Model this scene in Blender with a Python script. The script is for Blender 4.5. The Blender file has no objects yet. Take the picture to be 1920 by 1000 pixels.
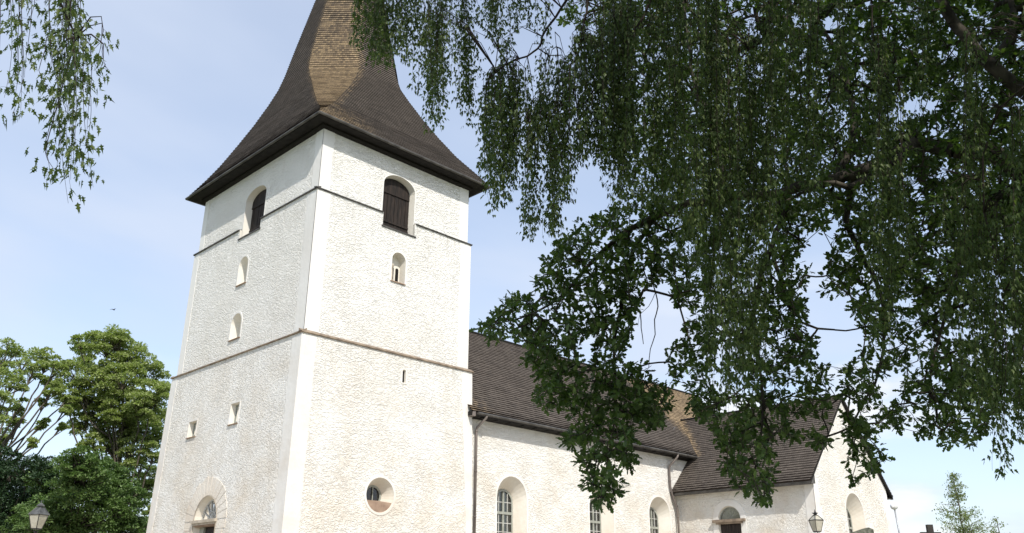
import bpy, math, random
import numpy as np
from mathutils import Vector, Matrix
from mathutils.geometry import tessellate_polygon
random.seed(7); RNG = np.random.default_rng(11)
C = bpy.context.scene.collection
R = math.radians
# ------------------------------------------------------------------ camera
CAM = np.array([-17.7745, -29.5547, 1.6]); YAW, PIT, ROL, FPX = 0.788076, 0.368482, 0.005454, 1613.5
FW = np.array([math.sin(YAW)*math.cos(PIT), math.cos(YAW)*math.cos(PIT), math.sin(PIT)])
_rt = np.array([math.cos(YAW), -math.sin(YAW), 0.0]); _up = np.cross(_rt, FW)
RT = _rt*math.cos(ROL)+_up*math.sin(ROL); UP = -_rt*math.sin(ROL)+_up*math.cos(ROL)
cd = bpy.data.cameras.new('camera'); cam = bpy.data.objects.new('camera', cd); C.objects.link(cam)
m = Matrix(((RT[0], UP[0], -FW[0]), (RT[1], UP[1], -FW[1]), (RT[2], UP[2], -FW[2]))).to_4x4()
m.translation = Vector(CAM); cam.matrix_world = m
cd.sensor_width = 36; cd.lens = FPX/1920*36; cd.clip_end = 3000; cd.clip_start = 0.1
sc = bpy.context.scene; sc.camera = cam
# ------------------------------------------------------------------ light
SUN = Vector((-.37, -.84, 1.0)).normalized()
ELEV = math.asin(SUN.z); AZ = math.atan2(SUN.x, SUN.y)
w = bpy.data.worlds.new('World'); sc.world = w; w.use_nodes = True
nt = w.node_tree; nt.nodes.clear()
def N(nt, t, **k):
    n = nt.nodes.new(t)
    for a, b in k.items():
        if a.startswith('i_'): n.inputs[a[2:].replace('_', ' ')].default_value = b
        else: setattr(n, a, b)
    return n
L = lambda nt, a, b: nt.links.new(a, b)
sky = N(nt, 'ShaderNodeTexSky', sky_type='NISHITA', sun_disc=False, sun_elevation=ELEV, sun_rotation=AZ,
        air_density=1.0, dust_density=1.3, ozone_density=1.5)
tc = N(nt, 'ShaderNodeTexCoord'); sep = N(nt, 'ShaderNodeSeparateXYZ'); L(nt, tc.outputs['Generated'], sep.inputs[0])
def mth(nt, op, a, b=None, c=None, clamp=False):
    n = N(nt, 'ShaderNodeMath', operation=op, use_clamp=clamp)
    for i, v in enumerate((a, b, c)):
        if v is None: continue
        if isinstance(v, (int, float)): n.inputs[i].default_value = v
        else: L(nt, v, n.inputs[i])
    return n.outputs[0]
# project the direction on a cloud layer plane so that clouds flatten toward the horizon
zz = mth(nt, 'ADD', mth(nt, 'MAXIMUM', sep.outputs['Z'], 0.0), 0.12)
comb = N(nt, 'ShaderNodeCombineXYZ')
L(nt, mth(nt, 'DIVIDE', sep.outputs['X'], zz), comb.inputs[0]); L(nt, mth(nt, 'DIVIDE', sep.outputs['Y'], zz), comb.inputs[1])
n1 = N(nt, 'ShaderNodeTexNoise'); n1.inputs['Scale'].default_value = 0.55; n1.inputs['Detail'].default_value = 5; n1.inputs['Roughness'].default_value = .5
n1.inputs['Distortion'].default_value = .3
L(nt, comb.outputs[0], n1.inputs['Vector'])
mr = N(nt, 'ShaderNodeMapRange', interpolation_type='SMOOTHERSTEP'); mr.inputs[1].default_value = .36; mr.inputs[2].default_value = .68
mr.inputs[3].default_value = .42; mr.inputs[4].default_value = .95
L(nt, n1.outputs['Fac'], mr.inputs[0])
n2 = N(nt, 'ShaderNodeTexNoise'); n2.inputs['Scale'].default_value = 1.0; n2.inputs['Detail'].default_value = 7; n2.inputs['Roughness'].default_value = .5
n2.inputs['Distortion'].default_value = .1
mp2 = N(nt, 'ShaderNodeMapping'); mp2.inputs['Scale'].default_value = (4.2, 4.2, 13.0); mp2.inputs['Location'].default_value = (.3, .9, .2)
L(nt, tc.outputs['Generated'], mp2.inputs[0]); L(nt, mp2.outputs[0], n2.inputs['Vector'])
low = N(nt, 'ShaderNodeMapRange'); low.inputs[1].default_value = .36; low.inputs[2].default_value = .19; low.inputs[3].default_value = 0; low.inputs[4].default_value = 1
L(nt, sep.outputs['Z'], low.inputs[0])
cm = N(nt, 'ShaderNodeMapRange', interpolation_type='SMOOTHSTEP'); cm.inputs[1].default_value = .46; cm.inputs[2].default_value = .60
L(nt, n2.outputs['Fac'], cm.inputs[0])
side = mth(nt, 'ADD', mth(nt, 'MULTIPLY', sep.outputs['X'], float(RT[0])), mth(nt, 'MULTIPLY', sep.outputs['Y'], float(RT[1])))
sm_ = N(nt, 'ShaderNodeMapRange', interpolation_type='SMOOTHSTEP'); sm_.inputs[1].default_value = -.1; sm_.inputs[2].default_value = .35; sm_.inputs[3].default_value = .12; L(nt, side, sm_.inputs[0])
cum = mth(nt, 'MULTIPLY', mth(nt, 'MULTIPLY', cm.outputs[0], sm_.outputs[0]), low.outputs[0], clamp=True)
mix1 = N(nt, 'ShaderNodeMix', data_type='RGBA'); mix1.inputs[7].default_value = (4.6, 5.15, 6.2, 1)
bright = N(nt, 'ShaderNodeMix', data_type='RGBA', blend_type='MULTIPLY'); bright.inputs[0].default_value = 1; bright.inputs[7].default_value = (1.6, 1.55, 1.5, 1)
L(nt, sky.outputs[0], bright.inputs[6])
L(nt, mr.outputs[0], mix1.inputs[0]); L(nt, bright.outputs[2], mix1.inputs[6])
mix2 = N(nt, 'ShaderNodeMix', data_type='RGBA'); mix2.inputs[7].default_value = (6.5, 6.55, 6.75, 1)
L(nt, cum, mix2.inputs[0]); L(nt, mix1.outputs[2], mix2.inputs[6])
bg = N(nt, 'ShaderNodeBackground'); bg.inputs[1].default_value = .12; L(nt, mix2.outputs[2], bg.inputs[0])
wo = N(nt, 'ShaderNodeOutputWorld'); L(nt, bg.outputs[0], wo.inputs[0])
sd = bpy.data.lights.new('sun', 'SUN'); sd.energy = 3.5; sd.angle = R(.55); sd.color = (1, .95, .87)
so = bpy.data.objects.new('sun', sd); C.objects.link(so); so.rotation_euler = SUN.to_track_quat('Z', 'Y').to_euler()
sc.view_settings.view_transform = 'Standard'; sc.view_settings.look = 'None'; sc.view_settings.gamma = 1
sc.view_settings.exposure = 0.40

# ------------------------------------------------------------------ helpers
def ray(u, v):
    return FW+RT*((u-960)/FPX)-UP*((v-500)/FPX)
def at(u, v, D):
    """the point seen at photo pixel u, v at D metres of ground distance"""
    d = ray(u, v); return CAM+d*(D/math.hypot(d[0], d[1]))
def hgt(x, y):
    r = math.hypot(x-CAM[0], y-CAM[1]); t = min(1, max(0, (r-8)/26)); return 2.4*t*t*(3-2*t)

def tag(o, label=None, cat=None, group=None, kind=None):
    if label: o['label'] = label
    if cat: o['category'] = cat
    if group: o['group'] = group
    if kind: o['kind'] = kind
    return o
def empty(name, loc, label, cat, group=None, rz=0):
    o = bpy.data.objects.new(name, None); o.location = loc; o.rotation_euler = (0, 0, rz); C.objects.link(o)
    return tag(o, label, cat, group)
class MB:
    def __init__(s): s.v = []; s.f = []; s.uv = []; s.w = []; s.mi = []
    def add(s, vs, fs, uv=None, wear=None, mi=0):
        b = len(s.v); s.v += [tuple(map(float, p)) for p in vs]
        s.w += list(wear) if wear is not None else [0.0]*len(vs)
        for k, f in enumerate(fs):
            s.f.append(tuple(b+i for i in f)); s.mi.append(mi)
            s.uv.append([uv[i] for i in f] if uv is not None else [(0, 0)]*len(f))
    def quad(s, a, b, c, d, **k): s.add([a, b, c, d], [(0, 1, 2, 3)], **k)
    def box(s, x0, x1, y0, y1, z0, z1, M=None, **k):
        vs = [(x, y, z) for z in (z0, z1) for y in (y0, y1) for x in (x0, x1)]
        if M is not None: vs = [M @ Vector(p) for p in vs]
        s.add(vs, [(0, 2, 3, 1), (4, 5, 7, 6), (0, 1, 5, 4), (2, 6, 7, 3), (0, 4, 6, 2), (1, 3, 7, 5)], **k)
    def tube(s, pts, rad, n=8, cap=True):
        pts = [Vector(p) for p in pts]; rad = [rad]*len(pts) if isinstance(rad, (int, float)) else rad
        base = len(s.v); vs = []; prev = None
        for i, p in enumerate(pts):
            t = (pts[min(i+1, len(pts)-1)]-pts[max(i-1, 0)]).normalized()
            if prev is None: a = t.orthogonal().normalized()
            else:
                a = prev-t*prev.dot(t)
                a = a.normalized() if a.length > 1e-6 else t.orthogonal().normalized()
            prev = a; b = t.cross(a)
            for k in range(n):
                q = 2*math.pi*k/n; vs.append(p+(a*math.cos(q)+b*math.sin(q))*rad[i])
        fs = [(i*n+k, i*n+(k+1) % n, (i+1)*n+(k+1) % n, (i+1)*n+k) for i in range(len(pts)-1) for k in range(n)]
        if cap: fs += [tuple(range(n))[::-1], tuple((len(pts)-1)*n+k for k in range(n))]
        s.add(vs, fs)
    def lathe(s, prof, c, n=12):
        vs = [(c[0]+r*math.cos(2*math.pi*k/n), c[1]+r*math.sin(2*math.pi*k/n), c[2]+z) for r, z in prof for k in range(n)]
        fs = [(i*n+k, i*n+(k+1) % n, (i+1)*n+(k+1) % n, (i+1)*n+k) for i in range(len(prof)-1) for k in range(n)]
        fs += [tuple(range(n))[::-1], tuple((len(prof)-1)*n+k for k in range(n))]
        s.add(vs, fs)
    def build(s, name, mat, parent=None, smooth=False):
        me = bpy.data.meshes.new(name); me.from_pydata(s.v, [], s.f)
        ul = me.uv_layers.new(name='UVMap'); ul.data.foreach_set('uv', np.array([c for f in s.uv for p in f for c in p], float).ravel())
        if any(s.w):
            at_ = me.attributes.new('wear', 'FLOAT', 'POINT'); at_.data.foreach_set('value', s.w)
        for mm in (mat if isinstance(mat, (list, tuple)) else [mat]): me.materials.append(mm)
        if any(s.mi): me.polygons.foreach_set('material_index', s.mi)
        if smooth: me.polygons.foreach_set('use_smooth', [True]*len(me.polygons))
        o = bpy.data.objects.new(name, me); C.objects.link(o)
        if parent is not None:
            o.parent = parent
            # things that own parts stand at their base: keep world coordinates of the mesh
            o.matrix_parent_inverse = Matrix.Identity(4)
        return o
def wpart(mb, name, mat, parent, smooth=False):
    """mesh written in world coordinates, parented to a thing whose Empty is not at the origin"""
    o = mb.build(name, mat, parent, smooth)
    M = Matrix.Identity(4); p = parent
    while p is not None:
        M = Matrix.LocRotScale(p.location, p.rotation_euler, p.scale) @ M; p = p.parent
    o.matrix_parent_inverse = Matrix.Identity(4)
    Mi = M.inverted(); me = o.data; me.transform(Mi)
    return o

# ------------------------------------------------------------------ materials
def mat(name, col, rough=.8, spec=.3, metal=0.0):
    mm = bpy.data.materials.new(name); mm.use_nodes = True; t = mm.node_tree
    b = t.nodes['Principled BSDF']; b.inputs['Base Color'].default_value = (*col, 1); b.inputs['Roughness'].default_value = rough
    b.inputs['Specular IOR Level'].default_value = spec; b.inputs['Metallic'].default_value = metal
    return mm, t, b
def noise_col(t, b, c1, c2, scale, detail=4, lo=.35, hi=.65, vec=None, stretch=None, coord='Object'):
    tc = N(t, 'ShaderNodeTexCoord'); mp = N(t, 'ShaderNodeMapping'); L(t, tc.outputs[coord], mp.inputs[0])
    if stretch: mp.inputs['Scale'].default_value = stretch
    n = N(t, 'ShaderNodeTexNoise'); n.inputs['Scale'].default_value = scale; n.inputs['Detail'].default_value = detail
    L(t, mp.outputs[0], n.inputs['Vector'])
    r = N(t, 'ShaderNodeMapRange'); r.inputs[1].default_value = lo; r.inputs[2].default_value = hi; L(t, n.outputs['Fac'], r.inputs[0])
    mx = N(t, 'ShaderNodeMix', data_type='RGBA')
    mx.inputs[6].default_value = (*c1, 1); mx.inputs[7].default_value = (*c2, 1)
    L(t, r.outputs[0], mx.inputs[0])
    if b is not None: L(t, mx.outputs[2], b.inputs['Base Color'])
    return mx, n, mp
def bump(t, b, src, dist, strength=1.0, chain=None):
    bn = N(t, 'ShaderNodeBump'); bn.inputs['Distance'].default_value = dist; bn.inputs['Strength'].default_value = strength
    L(t, src, bn.inputs['Height'])
    if chain is not None: L(t, chain.outputs[0], bn.inputs['Normal'])
    L(t, bn.outputs[0], b.inputs['Normal']); return bn
Z1S, Z2S = 11.61, 18.13
def plaster(name, c1, c2, c3, rough_amt):
    mm, t, b = mat(name, c1, .92, .15)
    mx, n, mp = noise_col(t, None, c1, c2, .22, 5, .42, .62)
    # warm weathered patches, more of them low on the walls
    tc = N(t, 'ShaderNodeTexCoord'); sp = N(t, 'ShaderNodeSeparateXYZ'); L(t, tc.outputs['Object'], sp.inputs[0])
    zr = N(t, 'ShaderNodeMapRange'); zr.inputs[1].default_value = 15; zr.inputs[2].default_value = 5; zr.inputs[3].default_value = .05; zr.inputs[4].default_value = .95
    L(t, sp.outputs['Z'], zr.inputs[0])
    n3 = N(t, 'ShaderNodeTexNoise'); n3.inputs['Scale'].default_value = .55; n3.inputs['Detail'].default_value = 7; n3.inputs['Roughness'].default_value = .62
    L(t, tc.outputs['Object'], n3.inputs['Vector'])
    r3 = N(t, 'ShaderNodeMapRange'); r3.inputs[1].default_value = .40; r3.inputs[2].default_value = .66; L(t, n3.outputs['Fac'], r3.inputs[0])
    f = mth(t, 'MULTIPLY', r3.outputs[0], zr.outputs[0])
    m2 = N(t, 'ShaderNodeMix', data_type='RGBA'); m2.inputs[7].default_value = (*c3, 1)
    L(t, f, m2.inputs[0]); L(t, mx.outputs[2], m2.inputs[6])
    # faint rain streaks
    mps = N(t, 'ShaderNodeMapping'); mps.inputs['Scale'].default_value = (2.6, 2.6, .22); L(t, tc.outputs['Object'], mps.inputs[0])
    ns = N(t, 'ShaderNodeTexNoise'); ns.inputs['Scale'].default_value = 1.5; ns.inputs['Detail'].default_value = 4; L(t, mps.outputs[0], ns.inputs['Vector'])
    rs = N(t, 'ShaderNodeMapRange'); rs.inputs[1].default_value = .58; rs.inputs[2].default_value = .78; rs.inputs[4].default_value = .14; L(t, ns.outputs['Fac'], rs.inputs[0])
    m3 = N(t, 'ShaderNodeMix', data_type='RGBA'); m3.inputs[7].default_value = (c3[0]*.85, c3[1]*.84, c3[2]*.84, 1)
    L(t, rs.outputs[0], m3.inputs[0]); L(t, m2.outputs[2], m3.inputs[6]); L(t, m3.outputs[2], b.inputs['Base Color'])
    zs1 = None
    for zt_ in (Z1S, Z2S):
        up_ = N(t, 'ShaderNodeMapRange'); up_.inputs[1].default_value = zt_-1.5; up_.inputs[2].default_value = zt_-.1; L(t, sp.outputs['Z'], up_.inputs[0])
        mk = mth(t, 'MULTIPLY', up_.outputs[0], mth(t, 'LESS_THAN', sp.outputs['Z'], zt_))
        zs1 = mk if zs1 is None else mth(t, 'ADD', zs1, mk)
    mpk = N(t, 'ShaderNodeMapping'); mpk.inputs['Scale'].default_value = (5, 5, .35); L(t, tc.outputs['Object'], mpk.inputs[0])
    nk = N(t, 'ShaderNodeTexNoise'); nk.inputs['Scale'].default_value = 1.3; nk.inputs['Detail'].default_value = 5; L(t, mpk.outputs[0], nk.inputs['Vector'])
    rk = N(t, 'ShaderNodeMapRange'); rk.inputs[1].default_value = .5; rk.inputs[2].default_value = .75; L(t, nk.outputs['Fac'], rk.inputs[0])
    m5 = N(t, 'ShaderNodeMix', data_type='RGBA'); m5.inputs[7].default_value = (.50, .46, .39, 1); L(t, mth(t, 'MULTIPLY', mth(t, 'MULTIPLY', zs1, rk.outputs[0]), .5), m5.inputs[0])
    L(t, m3.outputs[2], m5.inputs[6]); L(t, m5.outputs[2], b.inputs['Base Color'])
    # thrown, trowel flattened render: overlapping slanted dabs
    if rough_amt > 0:
        mpa = N(t, 'ShaderNodeMapping'); mpa.inputs['Rotation'].default_value = (.35, .35, 0); mpa.inputs['Scale'].default_value = (1, 1, 1.7)
        L(t, tc.outputs['Object'], mpa.inputs[0])
        a = N(t, 'ShaderNodeTexNoise'); a.inputs['Scale'].default_value = 4.8; a.inputs['Detail'].default_value = 3; a.inputs['Roughness'].default_value = .55; a.inputs['Distortion'].default_value = 1.6
        L(t, mpa.outputs[0], a.inputs['Vector'])
        ar = N(t, 'ShaderNodeMapRange', interpolation_type='SMOOTHSTEP'); ar.inputs[1].default_value = .38; ar.inputs[2].default_value = .60; L(t, a.outputs['Fac'], ar.inputs[0])
        v = N(t, 'ShaderNodeTexNoise'); v.inputs['Scale'].default_value = 13; v.inputs['Detail'].default_value = 4; v.inputs['Roughness'].default_value = .6; v.inputs['Distortion'].default_value = .8; L(t, mpa.outputs[0], v.inputs['Vector'])
        h = mth(t, 'ADD', mth(t, 'MULTIPLY', ar.outputs[0], .5), mth(t, 'MULTIPLY', v.outputs['Fac'], 1.0))
        pn = N(t, 'ShaderNodeTexNoise'); pn.inputs['Scale'].default_value = .9; pn.inputs['Detail'].default_value = 3; L(t, tc.outputs['Object'], pn.inputs['Vector'])
        pr = N(t, 'ShaderNodeMapRange'); pr.inputs[1].default_value = .35; pr.inputs[2].default_value = .65; pr.inputs[3].default_value = .80; pr.inputs[4].default_value = 1.1; L(t, pn.outputs['Fac'], pr.inputs[0])
        h = mth(t, 'MULTIPLY', mth(t, 'SUBTRACT', h, .8), pr.outputs[0])
        bump(t, b, h, .058*rough_amt)
    else:
        a = N(t, 'ShaderNodeTexNoise'); a.inputs['Scale'].default_value = 5; a.inputs['Detail'].default_value = 6; L(t, tc.outputs['Object'], a.inputs['Vector'])
        bump(t, b, a.outputs['Fac'], .012)
    return mm
M = {}
M['rough'] = plaster('rough_plaster', (.88, .865, .82), (.85, .83, .775), (.75, .685, .585), 1.0)
M['smooth'] = plaster('smooth_plaster', (.77, .76, .73), (.72, .70, .66), (.64, .59, .52), 0)
M['dressed'] = plaster('dressed_plaster', (.76, .72, .65), (.70, .65, .57), (.62, .54, .44), .25)
M['white'] = plaster('white_reveal_plaster', (.76, .73, .66), (.72, .68, .60), (.66, .60, .50), 0)

def shingles(name, dark, dark2, ochre, ochre2):
    mm, t, b = mat(name, dark, .85, .25)
    uv = N(t, 'ShaderNodeUVMap'); sp = N(t, 'ShaderNodeSeparateXYZ'); L(t, uv.outputs[0], sp.inputs[0])
    row = mth(t, 'FLOOR', sp.outputs['Y'])
    wr = N(t, 'ShaderNodeTexWhiteNoise', noise_dimensions='1D'); L(t, row, wr.inputs['W'])
    col = mth(t, 'ADD', mth(t, 'DIVIDE', sp.outputs['X'], .125), mth(t, 'MULTIPLY', wr.outputs['Value'], 7))
    cb = N(t, 'ShaderNodeCombineXYZ'); L(t, mth(t, 'FLOOR', col), cb.inputs[0]); L(t, row, cb.inputs[1])
    wn = N(t, 'ShaderNodeTexWhiteNoise', noise_dimensions='2D'); L(t, cb.outputs[0], wn.inputs['Vector'])
    tc = N(t, 'ShaderNodeTexCoord'); n = N(t, 'ShaderNodeTexNoise'); n.inputs['Scale'].default_value = 1.1; n.inputs['Detail'].default_value = 9; n.inputs['Roughness'].default_value = .7
    L(t, tc.outputs['Object'], n.inputs['Vector'])
    aw = N(t, 'ShaderNodeAttribute', attribute_name='wear')  # per-vertex amount of the ochre tone
    k = mth(t, 'ADD', mth(t, 'MULTIPLY', wn.outputs['Value'], .45), mth(t, 'MULTIPLY', mth(t, 'SUBTRACT', n.outputs['Fac'], .28), 1.3))
    md = N(t, 'ShaderNodeMix', data_type='RGBA'); md.inputs[6].default_value = (*dark, 1); md.inputs[7].default_value = (*dark2, 1); L(t, k, md.inputs[0])
    mo = N(t, 'ShaderNodeMix', data_type='RGBA'); mo.inputs[6].default_value = (*ochre, 1); mo.inputs[7].default_value = (*ochre2, 1); L(t, k, mo.inputs[0])
    wk = mth(t, 'ADD', aw.outputs['Fac'], mth(t, 'MULTIPLY', mth(t, 'SUBTRACT', mth(t, 'ADD', wn.outputs['Value'], n.outputs['Fac']), 1.0), .55))
    wk = mth(t, 'MULTIPLY', wk, 1.0, clamp=True)
    # only where there is some ochre at all
    gate = mth(t, 'MULTIPLY', aw.outputs['Fac'], 4.0, clamp=True)
    m3 = N(t, 'ShaderNodeMix', data_type='RGBA'); L(t, mth(t, 'MULTIPLY', wk, gate), m3.inputs[0]); L(t, md.outputs[2], m3.inputs[6]); L(t, mo.outputs[2], m3.inputs[7])
    # dark joints
    fr = mth(t, 'FRACT', col); j = mth(t, 'LESS_THAN', fr, .12)
    m4 = N(t, 'ShaderNodeMix', data_type='RGBA'); m4.inputs[7].default_value = (.012, .01, .009, 1); L(t, mth(t, 'MULTIPLY', j, .35), m4.inputs[0]); L(t, m3.outputs[2], m4.inputs[6])
    L(t, m4.outputs[2], b.inputs['Base Color'])
    h = mth(t, 'ADD', wn.outputs['Value'], mth(t, 'MULTIPLY', j, -1.0)); bump(t, b, h, .012)
    return mm
M['shingle'] = shingles('wood_shingles', (.060, .050, .042), (.132, .110, .091), (.24, .17, .098), (.38, .28, .165))
M['butt'], t, b = mat('shingle_butt_ends', (.030, .024, .020), .9, .1)
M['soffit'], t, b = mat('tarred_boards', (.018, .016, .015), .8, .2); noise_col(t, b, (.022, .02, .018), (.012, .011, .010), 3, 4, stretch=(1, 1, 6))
M['gutter'], t, b = mat('grey_painted_metal', (.10, .095, .088), .55, .5, .3); noise_col(t, b, (.12, .112, .10), (.055, .05, .045), 2.5, 5)
M['pipe'], t, b = mat('weathered_brown_pipe', (.17, .14, .125), .55, .4, .2); noise_col(t, b, (.21, .18, .16), (.12, .10, .09), 2, 5, stretch=(1, 1, .3))
M['ledge'], t, b = mat('weathered_tile_ledge', (.30, .24, .18), .85, .2); noise_col(t, b, (.34, .27, .20), (.17, .13, .10), 3, 5)
M['sill'], t, b = mat('brown_clay_sill', (.27, .17, .11), .8, .2); noise_col(t, b, (.36, .26, .19), (.24, .165, .12), 3, 5)
M['planks'], t, b = mat('tarred_planks', (.05, .038, .03), .75, .3)
mx, n_, mp_ = noise_col(t, b, (.010, .008, .007), (.038, .026, .020), 5, 6, .35, .7, stretch=(3, 3, .35)); bump(t, b, n_.outputs['Fac'], .01)
M['iron'], t, b = mat('black_iron', (.018, .018, .018), .45, .5, .6); noise_col(t, b, (.02, .02, .02), (.05, .047, .044), 14, 4)
M['frame'], t, b = mat('grey_green_window_paint', (.30, .31, .27), .5, .4); noise_col(t, b, (.34, .35, .31), (.25, .26, .22), 4, 4)
M['lframe'], t, b = mat('light_grey_bars', (.50, .50, .47), .5, .4)
M['stone'], t, b = mat('pale_limestone', (.48, .43, .35), .85, .2); noise_col(t, b, (.52, .46, .38), (.38, .33, .26), 4, 6)
M['door'], t, b = mat('dark_door_wood', (.03, .02, .016), .6, .3); noise_col(t, b, (.035, .024, .02), (.015, .011, .01), 3, 5, stretch=(4, 4, .4))
M['jamb'], t, b = mat('grey_green_jamb', (.33, .34, .28), .7, .3); noise_col(t, b, (.36, .37, .31), (.27, .28, .23), 3, 4)
M['grey_stone'], t, b = mat('lichened_granite', (.12, .125, .10), .9, .2)
mx, n_, mp_ = noise_col(t, b, (.07, .075, .06), (.20, .20, .16), 9, 8); bump(t, b, n_.outputs['Fac'], .02)
M['curtain'], t, b = mat('pale_curtain', (.55, .54, .49), .9, .1); noise_col(t, b, (.58, .57, .52), (.40, .40, .36), 2, 2, stretch=(8, 8, .2))
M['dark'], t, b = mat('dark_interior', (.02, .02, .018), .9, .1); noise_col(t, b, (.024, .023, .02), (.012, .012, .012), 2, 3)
M['galv'], t, b = mat('galvanised_steel', (.32, .33, .34), .45, .5, .6); noise_col(t, b, (.35, .36, .37), (.25, .26, .27), 6, 3)
M['lampwhite'], t, b = mat('white_lamp_head', (.75, .75, .74), .4, .5)
M['zinc'], t, b = mat('zinc_lantern_roof', (.12, .12, .115), .5, .5, .4); noise_col(t, b, (.15, .15, .14), (.07, .07, .068), 12, 5)
def glass(name, tint, tr, rough=.05):
    mm = bpy.data.materials.new(name); mm.use_nodes = True; t = mm.node_tree; t.nodes.clear()
    g = N(t, 'ShaderNodeBsdfGlossy'); g.inputs['Roughness'].default_value = rough; g.inputs['Color'].default_value = (.9, .9, .9, 1)
    tn = N(t, 'ShaderNodeBsdfTransparent'); tn.inputs[0].default_value = (*tint, 1)
    fr = N(t, 'ShaderNodeFresnel'); fr.inputs[0].default_value = 1.5
    mx = N(t, 'ShaderNodeMixShader'); L(t, mth(t, 'ADD', fr.outputs[0], .03), mx.inputs[0]); L(t, tn.outputs[0], mx.inputs[1]); L(t, g.outputs[0], mx.inputs[2])
    tcg = N(t, 'ShaderNodeTexCoord'); ng = N(t, 'ShaderNodeTexNoise'); ng.inputs['Scale'].default_value = 2.5; L(t, tcg.outputs['Object'], ng.inputs['Vector'])
    bn = N(t, 'ShaderNodeBump'); bn.inputs['Distance'].default_value = .01; L(t, ng.outputs['Fac'], bn.inputs['Height']); L(t, bn.outputs[0], g.inputs['Normal'])
    o = N(t, 'ShaderNodeOutputMaterial'); L(t, mx.outputs[0], o.inputs[0]); return mm
M['glass'] = glass('window_glass', (.80, .83, .80), 1)
M['milk'], t, b = mat('yellowed_lantern_glass', (.58, .55, .44), .35, .5); noise_col(t, b, (.62, .59, .49), (.46, .43, .33), 5, 5)
b.inputs['Transmission Weight'].default_value = .25
M['grass'], t, b = mat('churchyard_grass', (.07, .11, .03), .95, .1)
mx, n_, mp_ = noise_col(t, b, (.05, .085, .022), (.11, .14, .05), .6, 8); bump(t, b, n_.outputs['Fac'], .05)

M['gravel'], t, b = mat('pale_gravel', (.42, .38, .32), .95, .1)
mx, n_, mp_ = noise_col(t, b, (.46, .42, .35), (.34, .30, .25), 3, 9); bump(t, b, n_.outputs['Fac'], .02)
def leafmat(name, cols, trans, tcol, rough=.5):
    mm = bpy.data.materials.new(name); mm.use_nodes = True; t = mm.node_tree; b = t.nodes['Principled BSDF']
    g = N(t, 'ShaderNodeNewGeometry'); cr = N(t, 'ShaderNodeValToRGB'); L(t, g.outputs['Random Per Island'], cr.inputs[0])
    el = cr.color_ramp.elements
    el[0].position = 0; el[0].color = (*cols[0], 1); el[1].position = 1; el[1].color = (*cols[-1], 1)
    for i, c in enumerate(cols[1:-1]):
        e = el.new((i+1)/(len(cols)-1)); e.color = (*c, 1)
    L(t, cr.outputs[0], b.inputs['Base Color']); b.inputs['Roughness'].default_value = rough; b.inputs['Specular IOR Level'].default_value = .35
    tb = N(t, 'ShaderNodeBsdfTranslucent'); hs = N(t, 'ShaderNodeMix', data_type='RGBA', blend_type='MULTIPLY'); hs.inputs[0].default_value = 1
    hs.inputs[7].default_value = (*tcol, 1); L(t, cr.outputs[0], hs.inputs[6]); L(t, hs.outputs[2], tb.inputs[0])
    mx = N(t, 'ShaderNodeMixShader'); mx.inputs[0].default_value = trans
    L(t, b.outputs[0], mx.inputs[1]); L(t, tb.outputs[0], mx.inputs[2]); L(t, mx.outputs[0], t.nodes['Material Output'].inputs[0])
    return mm
M['oakleaf'] = leafmat('oak_leaves', [(.038, .072, .017), (.053, .096, .023), (.070, .12, .030), (.115, .17, .048)], .32, (1.35, 1.5, .6))
M['birchleaf'] = leafmat('birch_leaves', [(.045, .074, .020), (.060, .095, .026), (.075, .11, .03), (.125, .16, .045)], .34, (1.3, 1.6, .6))
M['ashleaf'] = leafmat('sunlit_leaves', [(.18, .22, .075), (.24, .29, .105), (.31, .36, .14), (.40, .44, .22)], .42, (1.3, 1.5, .7))
M['bushleaf'] = leafmat('dense_leaves', [(.06, .11, .028), (.085, .145, .038), (.11, .175, .05), (.155, .22, .08)], .25, (1.2, 1.5, .7))
M['youngleaf'] = leafmat('young_leaves', [(.11, .16, .055), (.16, .215, .075), (.24, .28, .12)], .35, (1.3, 1.4, .8))
M['bark'], t, b = mat('oak_bark', (.05, .042, .034), .9, .2)
mx, n_, mp_ = noise_col(t, b, (.025, .021, .018), (.09, .078, .062), 7, 8, stretch=(1, 1, .4)); bump(t, b, n_.outputs['Fac'], .03)
M['twig'], t, b = mat('birch_twig_bark', (.045, .032, .026), .8, .2); noise_col(t, b, (.05, .036, .03), (.025, .018, .015), 9, 3)
M['birchbark'], t, b = mat('white_birch_bark', (.5, .48, .45), .8, .2); noise_col(t, b, (.6, .58, .55), (.05, .045, .04), 3, 6, .5, .6, stretch=(1, 1, 3))
M['palebark'], t, b = mat('pale_branch_bark', (.17, .145, .115), .9, .2); noise_col(t, b, (.15, .13, .10), (.07, .058, .046), 5, 5)
M['crossmat'], t, b = mat('black_cross_paint', (.02, .018, .017), .6, .3); noise_col(t, b, (.022, .02, .018), (.04, .035, .03), 10, 4)
M['feather'], t, b = mat('dark_feathers', (.03, .03, .035), .7, .2)

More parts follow.
